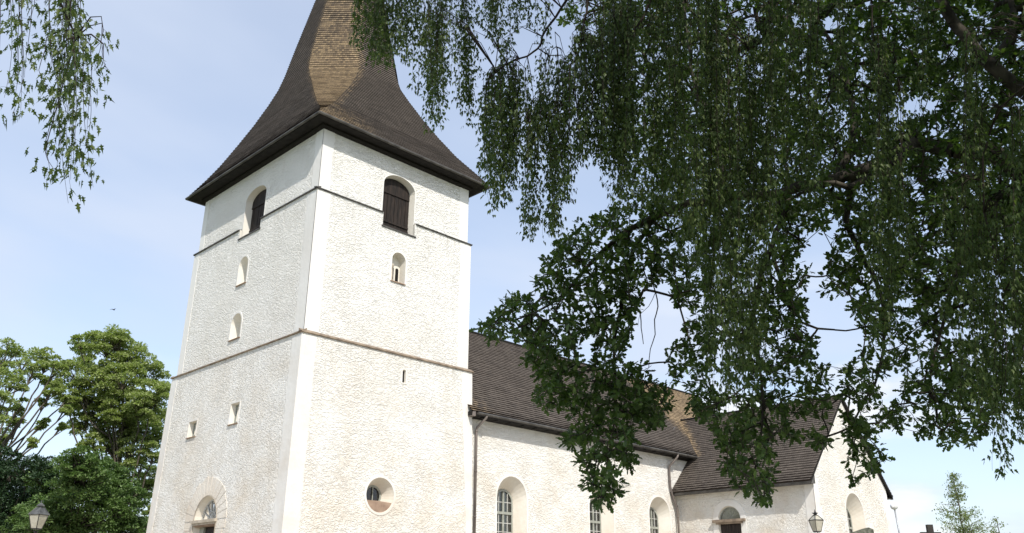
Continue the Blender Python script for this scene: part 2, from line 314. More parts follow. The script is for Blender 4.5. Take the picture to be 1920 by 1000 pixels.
# ------------------------------------------------------------------ ground
g = MB(); n = 90
xs = np.concatenate([np.linspace(-1500, -90, 10), np.linspace(-80, 110, 70), np.linspace(120, 1500, 10)])
ys = xs
for i, x in enumerate(xs):
    for j, y in enumerate(ys): g.v.append((float(x), float(y), hgt(x, y)+.02*math.sin(x*1.3)*math.cos(y*1.1))); g.w.append(0)
ny = len(ys)
for i in range(len(xs)-1):
    for j in range(ny-1):
        g.f.append((i*ny+j, (i+1)*ny+j, (i+1)*ny+j+1, i*ny+j+1)); g.uv.append([(0, 0)]*4); g.mi.append(0)
g2 = MB(); g2.v, g2.w = g.v, g.w; keep = MB(); keep.v, keep.w = g.v, g.w
for f in g.f:
    cx_ = sum(g.v[i][0] for i in f)/4; cy_ = sum(g.v[i][1] for i in f)/4
    t_ = g2 if (-24 < cx_ < 48 and -27 < cy_ < 24) else keep
    t_.f.append(f); t_.uv.append([(0, 0)]*4); t_.mi.append(0)
def compact(mb):
    used = sorted({i for f in mb.f for i in f}); mp = {a: b for b, a in enumerate(used)}
    mb.v = [mb.v[i] for i in used]; mb.w = [0.0]*len(used); mb.f = [tuple(mp[i] for i in f) for f in mb.f]; return mb
tag(compact(keep).build('ground', M['grass'], smooth=True), kind='structure')
tag(compact(g2).build('gravel_path', M['gravel'], smooth=True), kind='structure')  # unseen pale yard, added to bounce light up onto the walls

# ------------------------------------------------------------------ church
church = empty('church', (0, 0, 0), 'white plastered stone church with square tower and brown shingled spire and roofs', 'church')
G0 = 2.3
W, WY = 9.0, 11.29
Z1, Z2, Z3 = 11.61, 18.13, 21.39
DL, DU, BT = .149, .125, .0126
XT, PT, WT, ZR, ZT = 25.57, 8.49, 9.23, 15.87, 12.58
def arch(c, w, z0, zs, rise=None, n=14):
    r = w/2; rise = r if rise is None else rise
    return [(c-r, z0), (c+r, z0)]+[(c+r*math.cos(math.pi*k/n), zs+rise*math.sin(math.pi*k/n)) for k in range(n+1)]
def circ(c, z, r, n=32): return [(c+r*math.cos(2*math.pi*k/n), z+r*math.sin(2*math.pi*k/n)) for k in range(n)]
def rect(c, w, z0, z1): return [(c-w/2, z0), (c+w/2, z0), (c+w/2, z1), (c-w/2, z1)]
def poly(mb, loops, f, d=0):
    """flat polygon with holes; f maps u, z, depth to 3D"""
    tri = tessellate_polygon([[Vector((u, z, 0)) for u, z in lp] for lp in loops])
    fl = [p for lp in loops for p in lp]
    fs = []
    for a, b, c in tri:
        A, B, Cc = fl[a], fl[b], fl[c]
        ar = (B[0]-A[0])*(Cc[1]-A[1])-(B[1]-A[1])*(Cc[0]-A[0])
        if abs(ar) < 1e-9: continue
        fs.append((a, b, c) if ar > 0 else (a, c, b))
    mb.add([f(u, z, d) for u, z in fl], fs)
def reveal(mb, lo, li, f, d0, d1):
    n = len(lo); vs = [f(u, z, d0) for u, z in lo]+[f(u, z, d1) for u, z in li]
    mb.add(vs, [(k, n+k, n+(k+1) % n, (k+1) % n) for k in range(n)])
def band(mb, lo, li, f, d, th):
    """raised flat ring between two loops, its front th proud of depth d"""
    poly(mb, [lo, li], f, d-th); reveal(mb, lo, lo, f, d-th, d); reveal(mb, li, li, f, d-th, d)
def slab(mb, pts, f, d, th):
    poly(mb, [pts], f, d-th); reveal(mb, pts, pts, f, d-th, d)
def bat(z): return BT*max(0, Z1-z)
fS = lambda u, z, d: (u, -DL-bat(z)+d, z)                 # tower south, lower stage
fW = lambda u, z, d: (-DL-bat(z)+d, u, z)
fS2 = lambda u, z, d: (u, d, z); fW2 = lambda u, z, d: (d, u, z)
fS3 = lambda u, z, d: (u, DU+d, z); fW3 = lambda u, z, d: (DU+d, u, z)
wall = MB(); sm = MB(); rev = MB()
bb = bat(G0)
holes_S1 = [circ(4.13, 5.53, .70), arch(5.10, .19, 10.38, 10.88)]
holes_W1 = [rect(4.62, .74, 8.47, 9.38), rect(8.42, .78, 8.36, 9.09), arch(5.93, 2.0, 2.4, 4.60)]
poly(wall, [[(-DL-bb, G0), (W+DL+bb, G0), (W+DL, Z1), (-DL, Z1)]]+holes_S1, fS)
poly(wall, [[(-DL-bb, G0), (WY+DL+bb, G0), (WY+DL, Z1), (-DL, Z1)]]+holes_W1, fW)
nS = arch(4.585, .78, 14.96, 16.02); nW1 = arch(5.83, .84, 15.14, 16.1); nW2 = arch(5.83, .95, 12.5, 13.25)
bS = arch(4.49, 1.86, 17.45, 19.72, .60); bW = arch(5.66, 1.92, 17.62, 19.62, .52)
Zm = Z2-.25
# the belfry openings cut through the upper string course: stages meet at Z2, so the openings are split there
def clip_low(lp, z): return [(u, min(v, z)) for u, v in lp]
bSl = rect(4.49, 1.86, 17.45, Z2); bWl = rect(5.66, 1.92, 17.62, Z2)
def notch(x0, x1, z0, z1, c, w, zb):   # wall outline with a notch open at the top
    return [(x0, z0), (x1, z0), (x1, z1), (c+w/2, z1), (c+w/2, zb), (c-w/2, zb), (c-w/2, z1), (x0, z1)]
poly(wall, [notch(0, W, Z1, Z2, 4.49, 1.86, 17.45), nS], fS2)
poly(wall, [notch(0, WY, Z1, Z2, 5.66, 1.92, 17.62), nW1, nW2], fW2)
def notch_up(x0, x1, z0, z1, c, w, zs, rise, n=14):
    r = w/2
    return [(x0, z0), (c-r, z0)]+[(c-r*math.cos(math.pi*k/n), zs+rise*math.sin(math.pi*k/n)) for k in range(n+1)]+[(c+r, z0), (x1, z0), (x1, z1), (x0, z1)]
poly(wall, [notch_up(DU, W-DU, Z2, Z3+.1, 4.49, 1.86, 19.72, .60)], fS3)
poly(wall, [notch_up(DU, WY-DU, Z2, Z3+.1, 5.66, 1.92, 19.62, .52)], fW3)
# the two far sides
for (x0, y0, x1, y1, k) in ((1, 0, 1, 1, 'E'), (1, 1, 0, 1, 'N')):
    for za, zb, oa, ob in ((G0, Z1, DL+bb, DL), (Z1, Z2, 0, 0), (Z2, Z3+.1, -DU, -DU)):
        def pt(fx, fy, o, z): return (W+o if fx else -o, WY+o if fy else -o, z)
        wall.quad(pt(x0, y0, oa, za), pt(x1, y1, oa, za), pt(x1, y1, ob, zb), pt(x0, y0, ob, zb))
# plates closing the steps between stages
for z, o1, o0 in ((Z1, DL, 0), (Z2, 0, -DU)):
    a = [(-o1, -o1), (W+o1, -o1), (W+o1, WY+o1), (-o1, WY+o1)]; b_ = [(-o0, -o0), (W+o0, -o0), (W+o0, WY+o0), (-o0, WY+o0)]
    for k in range(4):
        k2 = (k+1) % 4
        if z == Z2 and k in (0, 3):
            c_, w_ = ((4.49, 1.86) if k == 0 else (5.66, 1.92)); ln_ = W if k == 0 else WY
            for u0, u1 in ((0, c_-w_/2), (c_+w_/2, ln_)):
                if k == 0: wall.quad((u0, 0, z), (u1, 0, z), (u1, DU, z), (u0, DU, z))
                else: wall.quad((0, u0, z), (0, u1, z), (DU, u1, z), (DU, u0, z))
            continue
        wall.quad((*a[k], z), (*a[k2], z), (*b_[k2], z), (*b_[k], z))
wall.build('tower_wall', M['rough'], church)
# smooth corner strips, proud of the render
LW = .70; e = .014
def strip(f, u0a, u1a, za, u0b, u1b, zb):
    sm = MB()
    k_ = max(6, int((zb-za)/.16)); rr_ = random.Random(int(za*100+u0a*10))
    inner1 = abs(u0a) < 1.0     # strip at the near corner: its inner edge is the high-u one
    L_ = [(u0a+(u0b-u0a)*i/k_+(0 if inner1 or i in (0, k_) else rr_.uniform(-.022, .022)), za+(zb-za)*i/k_) for i in range(k_+1)]
    R_ = [(u1a+(u1b-u1a)*i/k_+(rr_.uniform(-.022, .022) if inner1 and i not in (0, k_) else 0), za+(zb-za)*i/k_) for i in range(k_+1)]
    slab(sm, R_+L_[::-1], f, 0, e)
    sm.build('corner_strip', M['smooth'], church)
strip(fS, -DL-bb-e, LW-DL-bb, G0, -DL-e, LW-DL, Z1-.12); strip(fS, W+DL+bb-LW+.45, W+DL+bb, G0, W+DL-LW, W+DL, Z1-.12)
strip(fW, -DL-bb-e, LW-DL-bb, G0, -DL-e, LW-DL, Z1-.12); strip(fW, WY+DL+bb-LW+.1, WY+DL+bb, G0, WY+DL-LW+.1, WY+DL, Z1-.12)
strip(fS2, -e, LW, Z1+.14, -e, LW, Z2-.1); strip(fS2, W-LW, W, Z1+.14, W-LW, W, Z2-.1)
strip(fW2, -e, LW, Z1+.14, -e, LW, Z2-.1); strip(fW2, WY-.55, WY, Z1+.14, WY-.55, WY, Z2-.1)
strip(fS3, DU-e, LW, Z2+.1, DU-e, LW, Z3+.05); strip(fS3, W-LW, W-DU, Z2+.1, W-LW, W-DU, Z3+.05)
strip(fW3, DU-e, LW, Z2+.1, DU-e, LW, Z3+.05); strip(fW3, WY-.6, WY-DU, Z2+.1, WY-.6, WY-DU, Z3+.05)
# string courses: sloping tile ledge on a dark drip
def ledge(name, z, oi, oo, h, gapS=None, gapW=None, matn='ledge'):
    mb = MB()
    def run(f, u0, u1, di, do):   # f: (u, z, d)
        prof = [(di, z+h), (do, z+.012), (do, z-.028), (di+.5*(do-di), z-.045), (di, z-.045)]
        for ss in [(u0, u1)]:
            A = [f(ss[0]-(do if ss[0] == u0 and ext[0] else 0)*0, zz_, -d) for d, zz_ in prof]; B = [f(ss[1], zz_, -d) for d, zz_ in prof]
            n_ = len(prof); mb.add(A+B, [(k, (k+1) % n_, n_+(k+1) % n_, n_+k) for k in range(n_)]+[tuple(range(n_)), tuple(range(2*n_-1, n_-1, -1))])
    ext = (0, 0)
    for f, ln, gap in ((fS2, W, gapS), (fW2, WY, gapW)):
        segs = [(-oo, ln+oo)] if gap is None else [(-oo, gap[0]), (gap[1], ln+oo)]
        for a, b2 in segs:
            if f is fW2 and a == -oo: a = -oo+.004
            run(f, a, b2, oi, oo)
    # far sides
    mb.box(W+oi, W+oo, .1-oo, WY+oo, z-.045, z+h*.4); mb.box(-oo+.02, W+oi, WY+oi, WY+oo-.003, z-.045, z+h*.4)
    return mb.build(name, M[matn], church)
ledge('string_course', Z1, -.02, DL+.07, .15)
ledge('string_course', Z2, -DU-.02, .07, .09, gapS=(4.49-.97, 4.49+.97), gapW=(5.66-1.0, 5.66+1.0), matn='gutter')

# ---- openings
def surround(name, lo, li, f, d=0, th=.018, matn='smooth'):
    mb = MB(); band(mb, lo, li, f, d, th); return mb.build(name, M[matn], church)
def belfry(f, c, w, z0, zs, rise, dd):
    op = empty('belfry_opening', (0, 0, 0), None, None); op.parent = church
    mb = MB(); lo = arch(c, w, z0, zs, rise); li = arch(c, w-.14, z0+.02, zs-.02, rise*.95)
    n = len(lo); f0 = f
    reveal(mb, lo, li, f, 0, dd); mb.build('reveal', M['white'], op)
    # shutters of upright tarred boards, two leaves below a fixed arched top
    sh = MB(); wi = w-.14; k = 8; bw = wi/k
    def top(u): 
        q = max(0, 1-((u-c)/(wi/2))**2); return zs-.02+rise*.9*math.sqrt(q)
    for i in range(k):
        u0 = c-wi/2+i*bw+.012; u1 = u0+bw-.02; dz = random.uniform(-.01, .012)
        slab(sh, [(u0, z0+.03), (u1, z0+.03), (u1, zs-.28), (u0, zs-.28)], f, dd, .035+dz)
    sh.build('shutter', M['planks'], op)
    s2 = MB()
    slab(s2, [(c-wi/2+.005, zs-.22)]+[(c+wi/2-.005, zs-.22)]+[(c+wi/2*math.cos(math.pi*q/12)*.99, zs-.02+rise*.88*math.sin(math.pi*q/12)) for q in range(13)], f, dd, .06)
    s2.build('shutter_head', M['planks'], op)
    for zz_ in (zs-.27, z0+.30, z0+.52):
        s2 = MB(); slab(s2, [(c-wi/2+.02, zz_-.045), (c+wi/2-.02, zz_-.045), (c+wi/2-.02, zz_+.045), (c-wi/2+.02, zz_+.045)], f, dd-.04, .04); s2.build('shutter_rail', M['planks'], op)

    bk = MB(); slab(bk, li, f, dd+.05, .01); bk.build('backing', M['dark'], op)
    sl = MB()
    A = [f(c-w/2-.08, z0+.02, -.15-(0)), f(c+w/2+.08, z0+.02, -.15)]
    def P_(u, z, d): return f(u, z, d)
    u0, u1 = c-w/2-.07, c+w/2+.07
    vs = [P_(u0, z0+.03, -.17), P_(u1, z0+.03, -.17), P_(u1, z0-.03, -.17), P_(u0, z0-.03, -.17), P_(u0, z0+.07, dd-.05), P_(u1, z0+.07, dd-.05), P_(u1, z0-.02, dd-.05), P_(u0, z0-.02, dd-.05)]
    sl.add(vs, [(0, 1, 2, 3), (4, 5, 1, 0), (3, 2, 6, 7), (0, 3, 7, 4), (1, 5, 6, 2)]); sl.build('sill', M['gutter'], op)
    r2 = MB(); band(r2, arch(c, w+.10, z0, zs, rise+.05), arch(c, w, z0, zs, rise), (lambda u, z, d: f(u, z, d-(DU if z < Z2-.001 else 0)*0)), -.002, .012); r2.build('surround', M['smooth'], op)
    return op
belfry(fS3, 4.49, 1.86, 17.45, 19.72, .60, .36)
belfry(fW3, 5.66, 1.92, 17.62, 19.62, .52, .36)
# cheeks below the string course where the opening cuts the thicker stage
ck = MB()
for f, c, w_, z0 in ((fS2, 4.49, 1.86, 17.45), (fW2, 5.66, 1.92, 17.62)):
    for s in (-1, 1):
        u = c+s*w_/2; ck.quad(f(u, z0, 0), f(u, z0, DU), f(u, Z2, DU), f(u, Z2, 0))
    ck.quad(f(c-w_/2, z0, 0), f(c+w_/2, z0, 0), f(c+w_/2, z0, DU), f(c-w_/2, z0, DU))
    ck.build('cheek', M['white'], church); ck = MB()
def niche(name, f, lo, li, dd, back='white', sill=True, zb=None, thk=.02):
    op = empty(name, (0, 0, 0), None, None); op.parent = church
    mb = MB(); reveal(mb, lo, li, f, 0, dd)
    poly(mb, [li], f, dd); mb.build('reveal', M[back] if back != 'dark' else M['white'], op)
    if back == 'dark':
        bk = MB(); slab(bk, li, f, dd-.004, .006); bk.build('opening', M['dark'], op)
    if sill:
        us = [p[0] for p in lo[:2]]; z0 = lo[0][1]; u0, u1 = min(us)-.03, max(us)+.03
        s = MB(); vs = [f(u0, z0+.005, -.06), f(u1, z0+.005, -.06), f(u1, z0-.03, -.06), f(u0, z0-.03, -.06), f(u0, z0+.05, dd*.9), f(u1, z0+.05, dd*.9), f(u1, z0-.03, dd*.9), f(u0, z0-.03, dd*.9)]
        s.add(vs, [(0, 1, 2, 3), (4, 5, 1, 0), (3, 2, 6, 7), (0, 3, 7, 4), (1, 5, 6, 2)]); s.build('sill', M['sill'], op)
    return op
niche('arched_niche', fW2, nW1, arch(5.83, .60, 15.3, 15.95), .42)
niche('arched_niche', fW2, nW2, arch(5.83, .62, 12.66, 13.15), .42)
o = niche('arrow_slit', fS, holes_S1[1], arch(5.10, .15, 10.42, 10.86), .09, 'dark', False)
for c, w_, z0, z1 in ((4.62, .74, 8.47, 9.38), (8.42, .78, 8.36, 9.09)):
    o = niche('small_window', fW, rect(c, w_, z0, z1), rect(c, w_-.20, z0+.08, z1-.04), .22)
    mb = MB(); poly(mb, [rect(c, w_-.24, z0+.11, z1-.06)], fW, .205); mb.build('pane', M['glass'], o)
    mb = MB(); slab(mb, rect(c, w_-.22, z0+.09, z1-.05), fW, .218, .005); mb.build('backing', M['dark'], o)
    mb = MB(); band(mb, rect(c, w_-.205, z0+.085, z1-.045), rect(c, w_-.30, z0+.14, z1-.09), fW, .205, .03)
    slab(mb, rect(c, .03, z0+.13, z1-.09), fW, .202, .02); mb.build('frame', M['frame'], o)
    surround('surround', rect(c, w_+.14, z0-.0, z1+.08), rect(c, w_+.001, z0, z1), fW)
# romanesque opening with a colonnette
o = niche('romanesque_opening', fS2, nS, arch(4.58, .74, 15.0, 16.0), .40, 'white')
mb = MB(); slab(mb, arch(4.46, .30, 15.06, 15.72), fS2, .398, .02); mb.build('opening', M['dark'], o)
mb = MB(); slab(mb, arch(4.80, .16, 15.06, 15.72), fS2, .398, .022); mb.build('opening', M['dark'], o)
mb = MB(); mb.lathe([(.085, 0), (.085, .06), (.055, .10), (.048, .5), (.045, .60), (.06, .62), (.095, .74), (.10, .82)], (4.36, .20, 15.02), 12); mb.build('colonnette', M['stone'], o, True)
surround('surround', arch(4.585, .98, 14.96, 16.02), arch(4.585, .781, 14.96, 16.02), fS2)
surround('surround', arch(5.83, 1.0, 15.14, 16.1), arch(5.83, .841, 15.14, 16.1), fW2)
surround('surround', arch(5.83, 1.1, 12.5, 13.25), arch(5.83, .951, 12.5, 13.25), fW2)
surround('surround', arch(5.10, .34, 10.33, 10.88), arch(5.10, .191, 10.38, 10.88), fS)
# oculus
o = empty('round_window', (0, 0, 0), None, None); o.parent = church
mb = MB(); reveal(mb, circ(4.13, 5.53, .70), circ(4.13, 5.53, .42), fS, 0, .55); mb.build('reveal', M['white'], o)
mb = MB(); slab(mb, circ(4.13, 5.53, .415), fS, .56, .002); mb.build('pane', M['glass'], o)
mb = MB(); slab(mb, circ(4.13, 5.53, .45), fS, .64, .002); mb.build('backing', M['dark'], o)
mb = MB(); band(mb, circ(4.13, 5.53, .435), circ(4.13, 5.53, .36), fS, .55, .05)
for u0, u1, z0, z1 in ((-.02, .02, -.36, .36),): slab(mb, [(4.13+u0, 5.53+z0), (4.13+u1, 5.53+z0), (4.13+u1, 5.53+z1), (4.13+u0, 5.53+z1)], fS, .54, .03)
mb.build('frame', M['frame'], o)
mb = MB(); k = 14   # clay sill filling the bottom of the funnel
zo, zi = 5.53-.26, 5.53-.17
so_ = [(4.13+.70*math.cos(a), 5.53+.70*math.sin(a)) for a in np.linspace(math.asin(-.26/.70)+2*math.pi, math.pi-math.asin(-.26/.70), 2)]
x0 = math.sqrt(.69**2-.26**2); x1 = math.sqrt(.42**2-.19**2)
mb.add([fS(4.13-x0, 5.53-.27, .02), fS(4.13+x0, 5.53-.27, .02), fS(4.13+x1, 5.53-.17, .53), fS(4.13-x1, 5.53-.17, .53)], [(0, 1, 2, 3)])
mb.add([fS(4.13+u, 5.53-math.sqrt(max(0, .695**2-u*u)), .02) for u in np.linspace(-x0, x0, 15)]+[fS(4.13+x0, 5.53-.27, .02), fS(4.13-x0, 5.53-.27, .02)], [tuple(range(17))])
# the front fill is set back a little so that the funnel rim shows
mb.build('sill', M['sill'], o)
surround('surround', circ(4.13, 5.53, .80), circ(4.13, 5.53, .701), fS)
# west portal
o = empty('west_portal', (0, 0, 0), None, None); o.parent = church
pc = 5.93; lo = arch(pc, 2.0, 2.4, 4.60); li = arch(pc, 1.72, 2.4, 4.60)
mb = MB(); reveal(mb, lo, li, fW, 0, .30); mb.build('reveal', M['white'], o)
# fanlight
mb = MB(); r = .86; half = lambda r, n=20: [(pc+r*math.cos(math.pi*k/n), 4.62+r*math.sin(math.pi*k/n)) for k in range(n+1)]
poly(mb, [half(.84)], fW, .30); mb.build('pane', M['glass'], o)
mb = MB(); slab(mb, half(.86), fW, .42, .003); mb.build('backing', M['dark'], o)
mb = MB()
for k in range(20):
    a0, a1 = math.pi*k/20, math.pi*(k+1)/20
    for r0, r1 in ((.80, .87), (.33, .36)):
        slab(mb, [(pc+r1*math.cos(a0), 4.62+r1*math.sin(a0)), (pc+r1*math.cos(a1), 4.62+r1*math.sin(a1)), (pc+r0*math.cos(a1), 4.62+r0*math.sin(a1)), (pc+r0*math.cos(a0), 4.62+r0*math.sin(a0))], fW, .295, .04)
for k in range(1, 7):
    a = math.pi*k/7; dx, dz = math.cos(a), math.sin(a); px, pz = -dz*.018, dx*.018
    slab(mb, [(pc+.05*dx-px, 4.62+.05*dz-pz), (pc+.8*dx-px, 4.62+.8*dz-pz), (pc+.8*dx+px, 4.62+.8*dz+pz), (pc+.05*dx+px, 4.62+.05*dz+pz)], fW, .29, .035)
mb.build('fanlight_bar', M['lframe'], o)
mb = MB(); vs = []
mb.box(-.36, .12, pc-1.06, pc+1.06, 4.50, 4.62); mb.box(-.30, .12, pc-.99, pc+.99, 4.42, 4.50); mb.build('cornice', M['stone'], o)
mb = MB(); mb.box(-.24, .10, pc-.94, pc+.94, 4.36, 4.42); mb.build('lintel', M['sill'], o)
mb = MB(); mb.box(.10, .14, pc-.86, pc+.50, 2.35, 4.36)
for yy in np.arange(pc-.80, pc+.40, .16): mb.box(.075, .10, yy, yy+.145, 2.4, 4.3)
mb.build('door', M['door'], o)
mb = MB(); mb.box(.0, .14, pc+.50, pc+.86, 2.35, 4.36); mb.build('jamb', M['jamb'], o)
mb = MB(); mb.box(.055, .075, pc-.52, pc-.34, 4.12, 4.18); mb.build('door_plate', M['lampwhite'], o)
# radiating plaster voussoirs, separated by thin open joints
mb = MB(); nv = 15
for k in range(nv):
    a0, a1 = math.pi*k/nv+.012, math.pi*(k+1)/nv-.012
    ro = 1.80+random.uniform(-.05, .05); ri = 1.03
    slab(mb, [(pc+ri*math.cos(a0), 4.60+ri*math.sin(a0)), (pc+ro*math.cos(a0), 4.60+ro*math.sin(a0)), (pc+ro*math.cos(a1), 4.60+ro*math.sin(a1)), (pc+ri*math.cos(a1), 4.60+ri*math.sin(a1))], fW, 0, .018)
for s in (-1, 1):
    for q in range(6):
        z0 = 4.57-.36*(q+1)+.012; wq = 1.80 if q % 2 == 0 else 1.6
        us = sorted((pc+s*1.03, pc+s*wq)); slab(mb, [(us[0], z0), (us[1], z0), (us[1], z0+.335), (us[0], z0+.335)], fW, 0, .018)
mb.build('voussoir_surround', M['dressed'], o)
mb = MB(); band(mb, arch(pc, 2.04, 2.4, 4.60), arch(pc, 1.98, 2.4, 4.60), fW, -.02, .02); mb.build('arch_moulding', M['stone'], o)

# ---- spire
PZ = [21.42, 21.85, 22.3, 23.0, 24.0, 25.0, 26.0, 26.8, 27.6, 29.4, 32.0, 36.0, 41.5]
PHX = [5.10, 4.84, 4.60, 4.28, 3.92, 3.58, 3.30, 3.12, 2.97, 2.62, 2.08, 1.25, .06]
PHY = [6.25, 5.98, 5.66, 5.15, 4.58, 4.08, 3.62, 3.24, 2.97, 2.60, 2.04, 1.22, .06]
PCH = [0.02, .12, .32, .58, .93, 1.28, 1.60, 1.78, 1.76, 1.54, 1.21, .73, .03]
cx, cy = 4.5, WY/2
sl = [0]
for i in range(1, len(PZ)): sl.append(sl[-1]+math.hypot(PZ[i]-PZ[i-1], PHX[i]-PHX[i-1]))
def lvl(s): return [float(np.interp(s, sl, a)) for a in (PZ, PHX, PHY, PCH)]
def corners(s, off):
    z, hx, hy, c = lvl(s); hx += off; hy += off; c += off*.586
    # south face A->B, then anticlockwise
    return [Vector(p) for p in ((cx-hx+c, cy-hy, z), (cx+hx-c, cy-hy, z), (cx+hx, cy-hy+c, z), (cx+hx, cy+hy-c, z), (cx+hx-c, cy+hy, z), (cx-hx+c, cy+hy, z), (cx-hx, cy+hy-c, z), (cx-hx, cy-hy+c, z))]
sp = MB(); S = 0; row = 0
while S < sl[-1]-.2:
    step = .135 if S < 6.0 else .150
    S2 = S+step
    lo_, hi_ = corners(S, .022), corners(S2, .001); bs = corners(S, -.002)
    low_ = corners(S, .030); high_ = corners(S, .048)
    for fc in range(8):
        lo_ = low_ if fc in (6,) else high_
        a, b2, c2, d2, e2, g2 = lo_[fc], lo_[(fc+1) % 8], hi_[(fc+1) % 8], hi_[fc], bs[fc], bs[(fc+1) % 8]
        ln = (b2-a).length; ns = max(1, int(ln/.42)); col = fc in (7,)
        offs = [random.uniform(-.002, .003) for _ in range(ns+1)]
        for q in range(ns):
            t0, t1 = q/ns, (q+1)/ns
            nrm = ((b2-a).cross(d2-a)).normalized() if (d2-a).length > 0 else Vector((0, 0, 1))
            p0, p1 = a.lerp(b2, t0)+nrm*offs[q], a.lerp(b2, t1)+nrm*offs[q+1]
            dz = Vector((0, 0, offs[q]*.8)); dz1 = Vector((0, 0, offs[q+1]*.8)); p0 += dz; p1 += dz1
            q0, q1 = d2.lerp(c2, t0), d2.lerp(c2, t1)
            if col: wv = .72+.28*math.sin(row*.07)
            else:
                wv = 0
                def wr(p):
                    dcor = math.hypot(p.x-(cx-5.1), p.y-(cy-6.25)) if fc in (0,) else 99
                    return max(0, .8-dcor/4.5)*max(0, 1-(p.z-21.4)/2.0)
            ws = [wv]*4 if col else [wr(p0), wr(p1), wr(q1), wr(q0)]
            if fc in (0, 6) and row > 8:      # ochre tone creeps round the edge of the corner face
                ws = [max(w0, .62-d0/.35) for w0, d0 in zip(ws, [min((p-a).length if fc == 0 else (p-b2).length, 9) for p in (p0, p1, q1, q0)])]
            if fc == 2-0 or fc == 1: ws = [.12]*4 if fc == 1 else ws
            sp.add([p0, p1, q1, q0], [(0, 1, 2, 3)], uv=[(ln*t0+fc*31, row+.1), (ln*t1+fc*31, row+.1), (ln*t1+fc*31, row+.9), (ln*t0+fc*31, row+.9)], wear=ws)
            sp.add([e2.lerp(g2, t0), e2.lerp(g2, t1), p1, p0], [(0, 1, 2, 3)], mi=1)
    S = S2; row += 1
sp.build('spire_roof', [M['shingle'], M['butt']], church)
mb = MB(); mb.lathe([(.12, 0), (.10, .8), (.22, 1.0), (.22, 1.2), (.05, 1.4), (.04, 2.2)], (cx, cy, 41.2), 10); mb.build('spire_finial', M['soffit'], church)
# eave box: fascia, sloping soffit, gutter
mb = MB()
ov = .56
rg = lambda o, z: [Vector(p) for p in ((-o, -o, z), (W+o, -o, z), (W+o, WY+o, z), (-o, WY+o, z))]
levels = [rg(ov+.01, 21.425), rg(ov+.01, 21.29), rg(ov-.05, 21.27), rg(-DU+.004, 21.33)]
for k in range(3):
    for q in range(4):
        q2 = (q+1) % 4; mb.quad(levels[k][q], levels[k][q2], levels[k+1][q2], levels[k+1][q])
mb.quad(*rg(ov+.01, 21.425))
for q in range(4):   # wall plate moulding
    q2 = (q+1) % 4; a, b2 = rg(-DU+.16, 21.31), rg(-DU+.16, 21.22); c2 = rg(-DU+.003, 21.12)
    mb.quad(a[q], a[q2], b2[q2], b2[q]); mb.quad(b2[q], b2[q2], c2[q2], c2[q])
mb.build('eave_soffit', M['soffit'], church)
gt = MB(); go = ov+.085; c4 = rg(go, 21.33)
for q in range(4):
    q2 = (q+1) % 4; gt.tube([c4[q], c4[q2]], .062, 10)
gt.build('gutter', M['gutter'], church)
mb = MB(); mb.tube([(W+.63, 1.0, 21.33), (W+.60, .95, 21.05), (W+.45, .9, 20.95), (W+.05, .8, 20.85), (W-.05, .8, 20.6)], .05, 10); mb.build('gutter_outlet', M['galv'], church, True)

